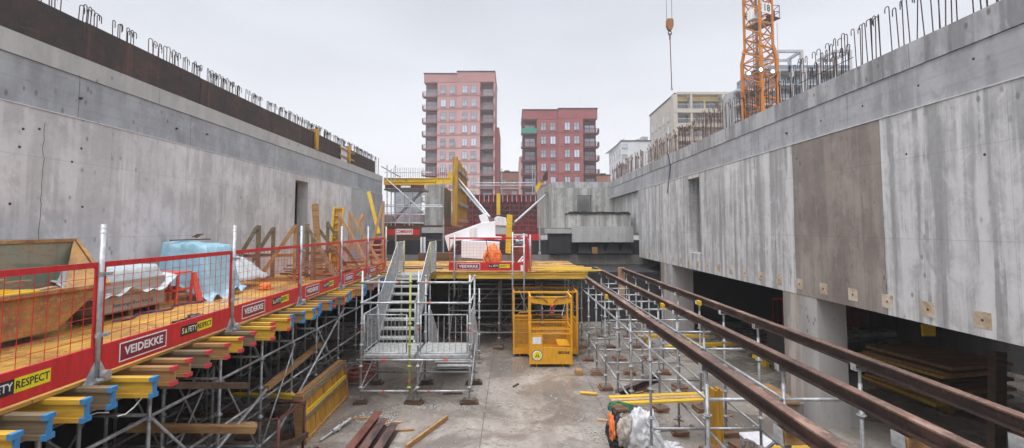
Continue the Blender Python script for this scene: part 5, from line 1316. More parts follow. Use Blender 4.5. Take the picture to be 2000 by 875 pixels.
# red trestle
ts = thing('red_trestle','low red painted metal trestle between the two plastic covered piles','trestle',(-6.7,9.2,DZ))
c = 'signal_red'
for (x,y) in ((-6.4,8.66),(-6.4,9.05),(-6.85,8.66),(-6.85,9.05)):
    m = MB(); m.bar((x,y,DZ+.01),(x*.98-.10,y,DZ+.60),.035,.035,(0,1,0)); m.build('leg', M[c], ts)
m = MB(); m.bb((-6.98,8.6,DZ+.60),(-6.42,9.1,DZ+.63)); m.build('top', M[c], ts)
m = MB(); m.bar((-6.4,8.62,DZ+.3),(-6.4,9.1,DZ+.3),.03,.05); m.bar((-6.95,8.62,DZ+.3),(-6.4,8.62,DZ+.3),.03,.05); m.build('stretcher', M[c], ts)
m = MB(); m.plate([(-6.3,9.1,DZ+.01),(-6.24,9.2,DZ+.01),(-6.38,9.16,DZ+.6),(-6.42,9.08,DZ+.6)],.03); tag(m.build('red_board', M['signal_red']), 'fluorescent red board leaning next to the red trestle', 'board')
# blue plastic pile
def zf2(u,v):
    e = max(abs(u-.38)*1.75, abs(v-.5)*2); k = max(0,min(1,(e-.66)/.26)); return DZ+1.20-.16*u-(.98+.30*noise.noise(Vector((v*4.1,u*3,7.7))))*k
drape('plastic_sheet','light blue plastic sheet thrown over a tall pile by the left wall','plastic sheet',-7.3,-6.1,9.25,10.5,zf2,'sheet_blue',4,50,60)
s = thing('covered_pile','timber framed pile standing under the light blue plastic sheet','pile',(-6.8,10.0,DZ))
m = MB(); m.bb((-7.1,9.6,DZ+.12),(-6.5,10.15,DZ+.7)); m.build('goods', M['sheet_blue'] if False else M['grey_wall'], s)
for (x,y) in ((-7.1,9.55),(-6.46,9.55),(-6.46,10.1)): MB().bb((x-.03,y-.03,DZ),(x+.03,y+.03,DZ+1.0)).build('upright', M['brown_wood'], s)
m = MB(); m.bar((-7.1,9.4,3.93),(-6.95,10.4,3.93),.04,.025); tag(m.build('dark_batten', M['dark_wood']), 'dark batten lying on top of the light blue plastic sheet', 'batten')
m = MB(); pts_ = [(-7.0+.05*math.cos(a/2),9.95+.005*a+.05*math.sin(a/2)*1.4,3.975+.002*a) for a in range(40)]; m.path(pts_,.012,5); tag(m.build('wire_coil', M['rebar_brown']), 'small rusty wire coil on top of the blue covered pile', 'coil')
def zf3(u,v):
    e = max(abs(u-.5)*2, abs(v-.5)*2); return DZ+.75-.7*max(0,e-.2)
drape('plastic_sheet','pale plastic sheet heap just beyond the blue covered pile','plastic sheet',-7.3,-6.4,10.5,12.0,zf3,'sheet_clear',8,18,18)
def blob(name, label, cat, c, r, mat, seed=0, sub=5, amp=.35, fl=True):
    bm = bmesh.new(); bmesh.ops.create_icosphere(bm, subdivisions=sub, radius=1)
    for v in bm.verts:
        n_ = noise.noise(v.co*1.7+Vector((seed,0,0)))+.7*abs(noise.noise(v.co*3+Vector((0,seed,0))))+.45*abs(noise.noise(v.co*7+Vector((0,seed,4))))-.3
        v.co *= 1+amp*n_; v.co = Vector((v.co.x*r[0],v.co.y*r[1],max(v.co.z,-.75)*r[2]))
    me = bpy.data.meshes.new(name); bm.to_mesh(me); bm.free(); me.materials.append(M[mat])
    for p in me.polygons: p.use_smooth = True
    lo = min(v.co.z for v in me.vertices)
    o = bpy.data.objects.new(name, me); COL.objects.link(o); o.location = (c[0],c[1],c[2]-lo)
    return tag(o, label, cat)
blob('orange_bag','small orange bag lying on the deck beyond the blue plastic','bag',(-5.95,10.95,DZ),(.13,.16,.09),'orange_cloth',3)
blob('black_bag','black webbing bundle by the second barrier post','bundle',(-4.75,6.95,DZ),(.28,.15,.09),'black_plastic',5,amp=.8)
m = MB(); m.path([(-6.3+.1*math.sin(i*.9),7.2+i*.12,DZ+.02) for i in range(20)],.022,5); tag(m.build('webbing_strap', M['blue_strap']), 'dark blue webbing strap lying along the deck by the pallet crate', 'strap')

# timber A-frames (shutter brackets)
def aframe(label, x, y, rz, h, w, mat='brown_wood', flip=False, rails=True):
    s = thing('timber_bracket', label, 'timber frame', (0,0,0), 'timber brackets standing on the left deck'); f_ = -1 if flip else 1
    m = MB(); m.bb((-.04,-.05,.0),(.04,.05,h)); m.build('upright', M[mat], s)
    m = MB(); m.bar((0,-.07,h*.97),(f_*w,-.07,.06),.03,.10); m.build('diagonal', M[mat], s)
    m = MB(); m.bar((-.1,.07,.05),(f_*(w+.15),.07,.05),.03,.1); m.build('base_board', M[mat], s)
    if rails: m = MB(); m.bar((0,.07,h*.45),(f_*w*.55,.07,h*.45),.03,.09); m.build('tie_board', M[mat], s)
    return place(s,(x,y,DZ+.003),rz)
fr_ = [(505,12.6,1.55,.9,0,'grey_wood',True),(534,13.4,1.5,.8,0,'grey_wood',True),(577,12.7,1.58,.9,0,'brown_wood',True),(600,13.6,1.6,1.0,0,'grey_wood',False),(612,12.9,1.3,.8,0,'grey_wood',False),(618,14.6,1.6,1.1,0,'grey_wood',False),(640,15.2,1.7,1.1,0,'grey_wood',False),(664,15.0,2.0,1.3,0,'raw_wood',False),(683,16.2,2.1,1.2,0,'raw_wood',False),(708,17.0,2.05,.9,0,'raw_wood',True),(748,17.3,2.5,.6,0,'raw_wood',True)]
for i,(px,y,h,w,rz,mt,fp_) in enumerate(fr_):
    aframe(f"{'pale new' if mt=='raw_wood' else 'weathered' if mt=='grey_wood' else 'brown'} timber bracket with a diagonal on the left deck, {nth(i+1)} from the left", at(px,460,y).x, y, rnd.uniform(-.35,.35), h, w, mt, fp_)
for i in range(9):
    a = Vector((rnd.uniform(-6.3,-5.5),rnd.uniform(12.6,13.8),DZ+.05+i*.055)); ang = rnd.uniform(-.9,.9); L = rnd.uniform(.6,1.3)
    m = MB(); m.box(a,(L,.1,.04),Matrix.Rotation(ang,3,'Z') @ Matrix.Rotation(rnd.uniform(-.1,.1),3,'Y')); tag(m.build('timber_offcut', M[rnd.choice(['grey_wood','brown_wood','dark_wood'])]), 'timber offcut in the jumbled stack on the left deck', 'board', 'offcuts in the jumbled stack on the left deck')
for i in range(7):
    a = Vector((rnd.uniform(-5.6,-4.9),rnd.uniform(14.2,15.0),DZ+.05+i*.055)); ang = rnd.uniform(-.5,.5); L = rnd.uniform(.6,1.1)
    m = MB(); m.box(a,(L,.1,.04),Matrix.Rotation(ang,3,'Z')); tag(m.build('timber_offcut', M[rnd.choice(['grey_wood','brown_wood','red_pipe'])]), 'timber offcut in the small heap near the stair end of the left deck', 'board', 'offcuts near the stair end of the left deck')
# leaning things against the left wall
m = MB(); a = at(628,520,14.4); m.bar((-6.1,14.4,DZ),(-6.35,14.5,4.95),.2,.04,(0,1,0)); tag(m.build('brown_board', M['brown_wood']), 'wide brown board standing against the left wall beside the doorway', 'board')
s = thing('ribbed_formwork', 'narrow yellow formwork panel with cross ribs leaning at the left wall', 'formwork', (-6,15.9,DZ))
y = 16.0; xa = at(654,450,y).x; xb = at(672,450,y).x
m = MB(); m.plate([(xa,y-.35,DZ),(xb,y-.35,DZ),(xb-.05,y+.1,4.9),(xa-.05,y+.1,4.9)],.03); m.build('face', M['yellow_wood_z'], s)
m = MB()
for k in range(9): z = DZ+.1+k*.26; yy_ = y-.38+.45*(z-DZ)/2.2; m.bb((xa,yy_-.05,z-.02),(xb,yy_-.02,z+.02))
m.bar((xa,y-.42,DZ),(xa-.05,y+.03,4.92),.05,.06,(0,1,0)); m.bar((xb,y-.42,DZ),(xb-.05,y+.03,4.92),.05,.06,(0,1,0)); m.build('rib', M['bright_yellow'], s)
m = MB(); a = at(720,374,19); b = at(740,456,18.5); m.bar(b,a,.14,.05,(0,1,0)); tag(m.build('yellow_pole', M['bright_yellow']), 'long bright yellow timber leaning at the far end of the left wall', 'timber')
m = MB()
a = at(713,418,19.5)
s = thing('pallet_stack', 'stack of pale pallet boards behind the far barrier posts', 'pallet', (at(730,500,16.8).x,16.8,DZ))
for k in range(4):
    z = at(730,478+k*9.5,16.8).z; a_ = at(717,478,16.8).x; b_ = at(741,478,16.8).x
    m = MB(); m.bb((a_,16.8,z-.045),(b_,17.2,z)); m.build('board', M['raw_wood'], s)
m = MB(); 
for x in (a_,b_-.06): m.bb((x,17.21,DZ),(x+.06,17.28,3.6))
m.build('upright', M['raw_wood'], s)

# ---- white wedge, bag, boards on the middle deck
wy = 17.4
wt = thing('white_box_assembly', 'angular white board assembly with a sloping top behind the middle barrier', 'white structure', (-1.5,wy,DZ))
def polyplate(pxs, Y, th_, name, mat, par):
    ps = [at(px,py,Y) for px,py in pxs]; M4 = Matrix.Translation((0,Y,0)) @ Matrix.Rotation(R(90),4,'X')
    m = MB(); m.prism([(p.x,p.z) for p in ps], -th_, 0, M4); return m.build(name, M[mat], par, bevel=.01)
polyplate([(868,461),(940,435),(967,432),(967,466),(888,470),(876,491)], wy, .5, 'wedge', 'plain_white', wt)
polyplate([(901,470),(975,473),(974,508),(901,503)], wy-.6, .8, 'lower_box', 'plain_white', wt)
polyplate([(935,421),(949,416),(955,434),(940,437)], wy+.02, .4, 'top_block', 'plain_white', wt)
polyplate([(964,462),(980,463),(979,468),(964,467)], wy-.1, .5, 'side_ledge', 'plain_white', wt)
polyplate([(916,448),(927,443),(932,443),(932,464),(918,464)], wy-.53, .02, 'face_panel', 'white_paint', wt)
wb2 = thing('white_tank', 'rounded pale container on a grey base behind the white board assembly', 'container', (-.7,21,3.2))
polyplate([(966,425),(972,422),(988,425),(990,441),(966,440)], 21, .8, 'lid', 'white_board', wb2); polyplate([(967,441),(989,441),(989,458),(967,458)], 21.05, .7, 'base', 'grey_wall', wb2)
o = polyplate([(990,419),(1001,420),(998,496),(987,494)], 17.0, .06, 'leaning_board', 'bright_yellow', None); tag(o, 'wide bright yellow board standing upright right of the white assembly', 'board')
blob('orange_sack','orange sack with dark straps standing behind the middle barrier','bag',(-.70,16.3,DZ),(.30,.2,.50),'orange_cloth',11,amp=.25)
m = MB(); m.path([(-.95,16.05,3.0),(-.86,16.02,3.25),(-.78,16.02,3.05),(-.88,16.02,2.95),(-.98,16.02,3.1),(-.84,16.01,3.3),(-.92,16.04,3.75)],.014,5); tag(m.build('black_cable', M['black_plastic']), 'tangled black cable hanging over the orange sack', 'cable')
m = MB(); m.plate([(-1.6,16.0,DZ+.03),(-.2,15.9,DZ+.03),(-.2,16.1,DZ+.06),(-1.6,16.2,DZ+.06)],.03); tag(m.build('pale_board', M['raw_wood']), 'pale board lying below the orange sack', 'board')
blob('blue_bag','crumpled pale blue plastic bundle behind the right end of the middle barrier','bag',(.42,18.5,3.55),(.25,.2,.14),'sheet_blue',15,amp=.5)
m = MB(); m.bb((.1,18.3,DZ),(.8,18.8,3.54)); tag(m.build('dark_crate', M['red_pipe']), 'dark red crate carrying the pale blue bundle', 'crate')
for i in range(5):
    m = MB(); m.bar((.05+i*.08,16.5,DZ+.02+i*.06),(.35+rnd.uniform(0,.2),16.7,DZ+.35+rnd.uniform(0,.1)),.05,.03); tag(m.build('pale_offcut', M['raw_wood' if i%2 else 'white_board']), 'pale offcut in the little pile at the right end of the middle barrier', 'board', 'offcuts at the right end of the middle barrier')
# metal ruler-like white rails left of centre
s = thing('slotted_rail_pair', 'two upright pale slotted rails on the dark footing block face', 'rail', at(824,500,22))
for px in (823,829):
    a = at(px,463,22); b = at(px,498,22); m = MB(); m.bar(b,a,.10,.03,(0,1,0)); m.build('rail', M['white_board'], s)
m = MB()
a = at(803,480,20); m.bb((-4.2,20.3,DZ),(-2.6,20.8,DZ+.35)); tag(m.build('timber_stack', M['dark_wood']), 'low dark timber stack behind the stair landing', 'timber stack')
# long brown timbers at the terrace edge
for i,(pa,pb,py,Y) in enumerate(((752,820,441,25),(868,960,443,26),(900,915,446,26.2),(1056,1105,428,0))):
    if Y == 0: continue
    a = at(pa,py,Y); b = at(pb,py+3,Y); m = MB(); m.bb((a.x,Y,3.3),(b.x,Y+.5,a.z)); tag(m.build('timber_stack', M['dark_wood']), f'dark red brown timber stack on the far terrace, {nth(i+1)} from the left', 'timber stack', 'timber stacks on the far terrace')
# ================================================================== FAR LEFT SCAFFOLD BAY
fs_ = thing('far_scaffold', 'tube scaffold bay under the yellow beams at the far left corner', 'scaffold', (-7,26.5,3.3))
Yf = 26.8
def P(px,py,Y=Yf): return at(px,py,Y)
for px,pt in ((756,322),(764,330),(772,322),(790,352),(806,352),(866,352)):
    MB().tube(P(px,470),P(px,pt),.03,6).build('standard', M['galv'], fs_)
MB().tube(P(799.5,448,25.5),P(799.5,385,25.5),.045,6).build('standard', M['galv_l'], fs_)
for pa,pb,py in ((742,866,403),(748,828,418),(748,828,435),(750,845,336),(750,840,347),(745,865,400)):
    MB().tube(P(pa,py),P(pb,py+1),.028,6).build('ledger', M['galv'], fs_)
MB().tube(P(755,350,26.4),P(829,416,26.4),.04,6).build('diagonal_brace', M['galv_l'], fs_)
m = MB(); m.bar(P(768,432,27.5),P(826,372,27.5),.16,.08,(0,1,0)); m.build('stair_stringer', M['galv'], fs_)
m = MB(); m.bar(P(745,325,27),P(803,358,27),.06,.1,(0,1,0)); m.build('sloping_rail', M['galv_d'], fs_)
m = MB(); m.bb((P(752,368).x,26.6,P(752,372).z),(P(829,368).x,28.3,P(752,369).z)); m.build('platform', M['galv_d'], fs_)
m = MB(); m.bb((P(775,395).x,27.0,P(775,405).z),(P(780,395).x,27.1,P(775,388).z)); m.build('grey_box', M['white_board'], fs_)
m = MB(); a = P(752,361,26.5); b = P(829,368,26.5); m.bb((a.x,26.5,b.z),(b.x,26.54,a.z)); tg = m.build('toe_board', M['red_pipe'], fs_)
m = MB(); a = P(783,362.5,26.48); b = P(802,366.5,26.48); m.bb((a.x,26.48,b.z),(b.x,26.497,a.z)); m.build('white_patch', M['white_paint'], tg)
# red mesh behind
s = thing('red_mesh_panel', 'red mesh barrier inside the far left scaffold bay', 'barrier', P(750,438,27.2))
m = MB()
a = P(750,438,27.2); b = P(828,415,27.2); n = 30
for i in range(n+1): x = a.x+(b.x-a.x)*i/n; m.bar((x,27.2,a.z),(x,27.2,b.z),.008,.008,(0,1,0))
for k in range(6): z = a.z+(b.z-a.z)*k/5; m.bar((a.x,27.2,z),(b.x,27.2,z),.012,.012)
m.build('wire_mesh', M['red'], s); m = MB(); m.bb((a.x,27.19,a.z-.1),(b.x,27.23,a.z+.05)); m.build('toe_board', M['red_pipe'], s)
m = MB(); m.bb((P(748,300).x,27.4,3.3),(P(829,300).x,29,P(750,441,27.4).z)); tag(m.build('timber_stack', M['dark_wood']), 'dark timber stack at the foot of the far left scaffold bay', 'timber stack')
# yellow beams on top
for i,(pa,pb,p0,p1,Y) in enumerate(((750,852,347,354,27.0),(750,850,354,361,26.7),(852,880,347,360,30),)):
    a = at(pa,p0,Y); b = at(pb,p1,Y); m = MB(); m.bb((a.x,Y,b.z),(b.x,Y+.04,a.z)); m.bb((a.x,Y-.05,a.z-.05),(b.x,Y+.09,a.z+.0)); m.bb((a.x,Y-.05,b.z),(b.x,Y+.09,b.z+.05))
    tag(m.build('timber_beam', M['bright_yellow']), ['upper yellow beam lying over the far left scaffold bay','lower yellow beam lying over the far left scaffold bay','short yellow beam beside the tall yellow shutter'][i], 'timber beam')
m = MB(); a = at(880,310,33); m.bb((at(876,340,33).x,32.9,at(876,356,33).z),(at(884,340,33).x,33.2,at(880,336,33).z)); tag(m.build('timber_block', M['bright_yellow']), 'yellow block between the beam end and the tall shutter', 'block')

# ================================================================== FLOOR OBJECTS
# timber shutter panel leaning in front of the left scaffold
tp_ = thing('timber_shutter', 'yellow boarded timber shutter panel standing on edge in front of the left scaffold', 'formwork', (-4.1,9.1,0))
A = Vector((-4.02,9.0,0)); B = Vector((-4.06,11.3,0)); D_ = (B-A).normalized(); N_ = Vector((1,0,0)); H_ = .92; lean = -.10
def tpp(s, z, off=0): return A+D_*s+Vector((off+lean*z/H_,0,z))
Lp = 2.3
def slab(s0,s1,z0,z1,o0,o1,name,mat):
    m = MB(); m.add([tpp(s0,z0,o0),tpp(s1,z0,o0),tpp(s1,z1,o0),tpp(s0,z1,o0),tpp(s0,z0,o1),tpp(s1,z0,o1),tpp(s1,z1,o1),tpp(s0,z1,o1)],[(0,1,2,3),(7,6,5,4),(0,4,5,1),(1,5,6,2),(2,6,7,3),(3,7,4,0)]); return m.build(name, M[mat], tp_)
slab(.02,Lp-.02,.03,H_-.03,-.05,-.032,'backing','dark_wood')
for i in range(9): slab(.05+i*.25,.05+i*.25+.232,.02,H_-.02,-.03,-.006*(i%2),'board',['amber_wood','yellow_wood_z'][i%3==1])
slab(0,Lp,.80,.90,.002,.035,'batten','grey_wood'); slab(.05,Lp,.50,.58,.002,.03,'batten','bright_yellow'); slab(.05,Lp,.42,.495,.002,.035,'batten','grey_wood'); slab(0,Lp,.0,.08,.002,.035,'batten','brown_wood')
slab(-.045,0,.0,H_,-.16,.05,'end_board','brown_wood'); slab(Lp,Lp+.045,.0,H_,-.16,.05,'end_board','brown_wood')
slab(0,Lp,H_-.01,H_+.02,-.12,-.01,'top_board','brown_wood')
# coil of hose
hc = MB()
pts_ = []
for i in range(260):
    a = i*.25; r = .30+.16*noise.noise(Vector((i*.07,0,0)))+.12*(i%37)/37; pts_.append((-4.15+math.cos(a)*r*1.15,12.6+math.sin(a)*r*1.1,.05+.0011*i+.03*noise.noise(Vector((i*.2,3,0)))))
hc.path(pts_,.017,6); tag(hc.build('hose_coil', M['hose'], smooth=True), 'copper red hose coiled on the floor left of the stair tower', 'hose')
# rusty steel beams on the floor
for i,(xa,ya,xb,yb,lab) in enumerate(((-3.02,6.6,-2.92,10.1,'left'),(-2.74,6.5,-2.70,9.75,'middle'),(-2.50,6.4,-2.42,9.55,'right'))):
    s = thing('steel_channel', f'rusty steel section lying on the floor, {lab} one of the three', 'steel beam', (xa,ya,0), 'rusty sections lying on the floor')
    m = MB(); m.bar((xa,ya,.008),(xb,yb,.008),.17,.014); m.bar((xa,ya,.09),(xb,yb,.09),.012,.15); m.bar((xa,ya,.172),(xb,yb,.172),.17,.014); m.build('section', M['ibeam' if i else 'red_pipe'], s)
m = MB(); m.bar((-2.0,8.75,.05),(-1.42,10.1,.05),.05,.09); tag(m.build('timber_plank', M['brown_wood']), 'single brown timber lying on the open floor', 'plank')
# prop head lying on floor
s = thing('prop_head', 'small galvanised screw prop lying on the floor beside the steel sections', 'prop', (-3.6,9.6,0))
MB().tube((-3.75,9.05,.04),(-3.55,9.7,.07),.02,8).build('spindle', M['galv_l'], s); m = MB(); m.tube((-3.64,9.4,.06),(-3.58,9.6,.07),.045,8); m.box((-3.62,9.46,.06),(.2,.03,.03),.6); m.build('collar', M['galv_l'], s); MB().tube((-3.56,9.68,.07),(-3.48,9.95,.08),.03,8).build('tube', M['galv_l'], s)
# red oxide pipe frame lower left
s = thing('pipe_frame', 'bent red oxide pipe frame standing on the floor at the lower left', 'pipe frame', (-4.2,7.8,0))
def fp3(px,py,Y): return at(px,py,Y)
a = fp3(497,823,7.6); b = fp3(545,818,7.3); c_ = fp3(596,785,8.6)
m = MB(); m.path([a,b,c_],.028,8); m.build('top_pipe', M['red_pipe'], s, smooth=True)
for p_ in (b,c_): MB().tube(p_,(p_.x-.03,p_.y,0),.026,8).build('upright', M['red_pipe'], s, smooth=True)
a2 = fp3(530,787,9.0); MB().tube(a2,c_,.024,8).build('side_pipe', M['red_pipe'], s, smooth=True)
m = MB(); m.bar((b.x-.5,b.y,.45),(c_.x+.05,c_.y,.35),.06,.1); m.build('cross_board', M['dark_wood'], s)
m = MB(); m.bar((-4.6,8.4,.05),(-3.65,8.5,.05),.1,.07); m.bar((-3.9,8.2,.04),(-3.6,8.6,.12),.06,.05); m.build('foot', M['red_pipe'], s)
# boards through the left scaffold
for i,(pa,pb,p0,p1,Ya,Yb,w,mt,lab) in enumerate((
    (250,500,835,838,6.4,6.9,.13,'brown_wood','long brown plank lying across the lower left scaffold'),
    (310,482,752,753,5.6,6.6,.10,'dark_wood','dark plank resting high in the left scaffold below the red capped beams'),
    (520,625,758,672,8.2,11,.12,'brown_wood','brown timber slanting inside the left scaffold'),
    (455,590,770,774,9.4,9.4,.07,'bright_yellow','long yellow board lying inside the left scaffold'),
    (545,590,772,776,9.2,9.2,.12,'bright_yellow','short wide yellow board behind the timber shutter'),
    (440,500,832,832,7.5,7.5,.13,'raw_wood','pale squared timber lying low in the left scaffold'))):
    m = MB(); m.bar(at(pa,p0,Ya),at(pb,p1,Yb),.10,w*.75); tag(m.build('plank', M[mt]), lab, 'plank')
m = MB(); a = at(229,813,4.6); m.path([at(229,813,4.6),at(245,809,4.65),at(262,795,4.7),at(283,770,4.75)],.007,6); m.path([at(115,824,4.4),at(150,820,4.5),at(190,806,4.6),at(212,806,4.6)],.006,5); tag(m.build('white_strap', M['white_paint']), 'loose white plastic strap hanging under the near capped beams', 'strap')
# right side floor
s = thing('steel_offcut','short rusty steel section propped under the right shoring','steel beam',(2.9,10.5,.5))
a = at(1203,765,10.9); b = at(1286,730,11.3); m = MB(); m.bar(a,b,.14,.015); m.bar(a-Vector((0,0,.16)),b-Vector((0,0,.16)),.14,.015); m.bar(a-Vector((0,0,.08)),b-Vector((0,0,.08)),.015,.145); m.build('section', M['ibeam'], s)
m = MB(); p = at(1131,724,13.1); m.bb((p.x-.1,13,0),(p.x+.1,13.25,.14)); tag(m.build('orange_block', M['brown_wood']), 'small orange brown wooden block right of the yellow baskets', 'block')
m = MB(); p = at(1149,763,11.6); m.box((p.x,11.6,.03),(.42,.13,.03),-.25); tag(m.build('short_board', M['yellow_wood']), 'short yellow board lying flat left of the right shoring', 'board')
# yellow boards trestle with bag
zb_ = .82
for i in range(3):
    m = MB(); a = at(1186,800,8.9); m.bar((1.92,8.85-.0+i*.13,zb_+.012*i),(3.95,9.0+i*.12,zb_+.03+.012*i),.115,.03); tag(m.build('yellow_board', M['bright_yellow' if i != 1 else 'raw_wood']), ['yellow board across the floor trestle, nearest of the three','paler board across the floor trestle, middle of the three','yellow board across the floor trestle, farthest of the three'][i], 'board', 'yellow boards across the floor trestle')
s = thing('board_bundle', 'upright bundle of yellow boards standing on a wooden base at lower right', 'timber stack', (3.75,8.4,.1))
for i in range(4):
    m = MB(); m.bb((3.74+i*.055,8.6+.01*i,.16),(3.74+i*.055+.048,8.75,1.18-.04*(i%2))); m.build('board', M['yellow_wood_z'], s)
for i,(x,y,w_,d_,h_,rz) in enumerate(((3.75,8.4,.55,.5,.16,.1),(4.15,7.7,.6,.5,.14,-.1),(3.7,7.5,.6,.55,.14,.15),(4.4,8.7,.5,.45,.12,.2))):
    m = MB(); m.box((x,y,h_*.25),(w_,d_,h_*.5-.004),rz); m.box((x,y,h_*.75),(w_*.9,d_*.96,h_*.5-.004),rz+.08); tag(m.build('wooden_pad', M['pad_wood']), f'wide wooden base block at lower right, {nth(i+1)} of the four around the board bundle', 'wooden pad', 'base blocks around the board bundle')
for i,(a,b) in enumerate((((3.0,7.8,.10),(3.7,8.0,.42)),((3.55,7.6,.12),(4.5,7.9,.55)),((2.9,9.3,.10),(3.5,9.0,.32)),((2.35,8.25,.03),(2.75,8.5,.05)),((3.62,7.25,.0),(3.62,7.25,.85)),((3.78,7.3,.0),(3.78,7.3,.8)))):
    m = MB(); m.tube(a,b,.026,8); m.tube(Vector(b)-Vector((0.01,0,.04)),Vector(b)+Vector((.01,0,.03)),.05,8); tag(m.build('scaffold_tube', M['galv_d']), f'loose grey tube near the board bundle at lower right, {nth(i+1)} of six', 'tube', 'loose tubes at lower right')
# bags
def zbag(u,v): return .78-.72*max(abs(u-.35)*1.5,abs(v-.5)*1.7)**1.4
blob('plastic_bag','large crumpled translucent white plastic bag on the floor under the yellow boards','bag',(2.36,8.5,0),(.34,.28,.48),'sheet_white',21,5,.35)
blob('plastic_bag','small trailing corner of white plastic beside the large bag','bag',(2.75,8.5,0),(.3,.18,.16),'sheet_white',25,5,.6)
blob('tool_bag','black and grey bag slumped at the left end of the yellow boards','bag',(1.93,8.6,0),(.16,.2,.42),'black_plastic',31,5,.4)
blob('grey_bag','silver grey sack between the black bag and the clear plastic','bag',(2.08,8.42,.25),(.15,.14,.28),'pale_wood',33,5,.4)
o = blob('orange_cloth','orange fabric hanging at the left end of the yellow boards','cloth',(1.83,8.5,.35),(.05,.18,.24),'orange_cloth',35,5,.4)
m = MB(); m.path([(1.83,8.75,.75),(1.86,8.7,.90),(2.05,8.7,.90),(2.22,8.68,.86),(2.36,8.62,.6),(2.42,8.6,.28),(2.36,8.6,.2),(2.26,8.6,.4),(2.2,8.66,.83),(2.0,8.7,.92),(1.85,8.66,.85),(1.86,8.6,.5),(1.98,8.6,.42)],.022,6); tag(m.build('green_sling', M['green_strap']), 'green webbing sling looped over the yellow boards and bag', 'strap')
blob('white_sack','white sack at the bottom edge of the floor','bag',(2.58,7.05,0),(.22,.2,.2),'white_board',41,5,.3)
m = MB(); m.plate([at(1440,835,9.42),at(1482,833,9.47),at(1600,905,7.9),at(1532,905,7.9)],.02)
m.v = [Vector((p.x,p.y,.02+(.01 if i>=4 else -.01))) for i,p in enumerate(m.v)]
tag(m.build('flat_white_board', M['white_board']), 'flat white panel lying on the floor below the rusty beams', 'panel')
m = MB(); m.box((5.55,8.7,.03),(1.3,.3,.05),.05); m.box((5.9,8.5,.075),(1.0,.12,.03),.15); tag(m.build('plank', M['yellow_wood']), 'brown yellow planks at the foot of the near concrete column', 'plank')
# undercroft on the right
s = thing('formwork_stack','stack of dull yellow formwork boards in the dark right undercroft','timber stack',(10.5,10.5,0))
for i in range(9):
    m = MB(); m.box((10.4+rnd.uniform(-.15,.15),11.4+rnd.uniform(-.1,.1),.22+i*.1),(1.8,2.0,.07),rnd.uniform(-.1,.1)+.15); m.build('board', M[rnd.choice(['yellow_wood','brown_wood','brown_wood','dark_wood'])], s)
m = MB(); m.box((9.8,11.4,.1),(.15,2.0,.18),.15); m.box((10.9,11.4,.1),(.15,2.0,.18),.15); m.build('bearer', M['brown_wood'], s)
m = MB(); m.bar((8.55,8.2,0),(8.85,8.35,1.95),.2,.14,(0,1,0)); tag(m.build('leaning_post', M['dark_wood']), 'dark heavy timber leaning in the right undercroft', 'timber')
m = MB(); a = at(1802,634,9); b = at(1828,657,9); m.bb((a.x,9,b.z),(b.x,9.04,a.z)); tag(m.build('hanging_board', M['bright_yellow']), 'small yellow board hanging under the right wall edge', 'board')
m = MB(); m.bb((10.6,7.2,0),(11.2,8.0,2.7)); tag(m.build('concrete_column', M['conc_col']), 'dark concrete column deep in the right undercroft near the frame edge', 'column')
for i,(px,py,Y,L,rz) in enumerate(((1400,628,16,1.8,.1),(1345,640,17,1.4,-.2),(1330,655,15.5,1.2,.5),(1270,650,16.5,1.0,.1),(1500,662,14,1.2,.4))):
    p = at(px,py,Y); m = MB(); m.box((p.x,Y,.12+.05*i),(L,.15,.1),rz); m.bb((p.x-.2,Y-.2,0),(p.x-.1,Y+.2,.07+.05*i)) ; tag(m.build('plank', M['bright_yellow' if i%2==0 else 'yellow_wood']), f'yellow plank lying in the far undercroft behind the right shoring, {nth(i+1)} of five', 'plank', 'planks in the far undercroft')
s = thing('red_mesh_panel','red mesh panels stored in the dark undercroft beyond the near column','barrier',(9,14,0))
for k in range(3):
    m = MB(); y = 13.5+k*.5; m.bb((8.3,y,.9),(10.6,y+.02,1.0)); m.bb((8.3,y,1.9),(10.6,y+.02,1.95))
    for i in range(16): m.bar((8.3+i*.15,y,1.0),(8.3+i*.15,y,1.9),.008,.008,(0,1,0))
    m.build('panel', M['red'], s)
m = MB(); m.box((9.4,14,.45),(2.4,1.4,.9)); m.build('storage_crate', M['conc_dark'], s)
m = MB(); m.tube((8.2,12.5,1.15),(10.8,13.0,1.2),.16,12); tag(m.build('duct_pipe', M['galv_d']), 'fat grey pipe lying in the dark undercroft', 'pipe')
# debris chips near the stair and small splinters
rg = random.Random(9)
gm = MB()
for (cx,cy,rx,ry,n) in ((-3.0,10.2,.5,.35,260),(-2.1,10.75,.8,.12,120),(2.35,10.4,.5,.35,160),(.0,10.9,.5,.1,30),(1.6,10.2,.3,.2,60),(1.9,9.4,.6,.4,160),(-1.1,10.7,.3,.15,60),(-.5,9.5,3.5,2.8,420),(1.0,13,2.5,3,250),(-4,8,1.0,2,200),(4,9,2,3,260)):
    for _ in range(n):
        a = rg.uniform(0,6.28); r = rg.random()**.7; x = cx+math.cos(a)*r*rx; y = cy+math.sin(a)*r*ry; s_ = rg.uniform(.008,.028)
        gm.box((x,y,s_*.4),(s_,s_*rg.uniform(.6,1.4),s_*.8), Matrix.Rotation(rg.uniform(0,3),3,'Z') @ Matrix.Rotation(rg.uniform(-.4,.4),3,'X'))
tag(gm.build('gravel', M['gravel']), kind='stuff')
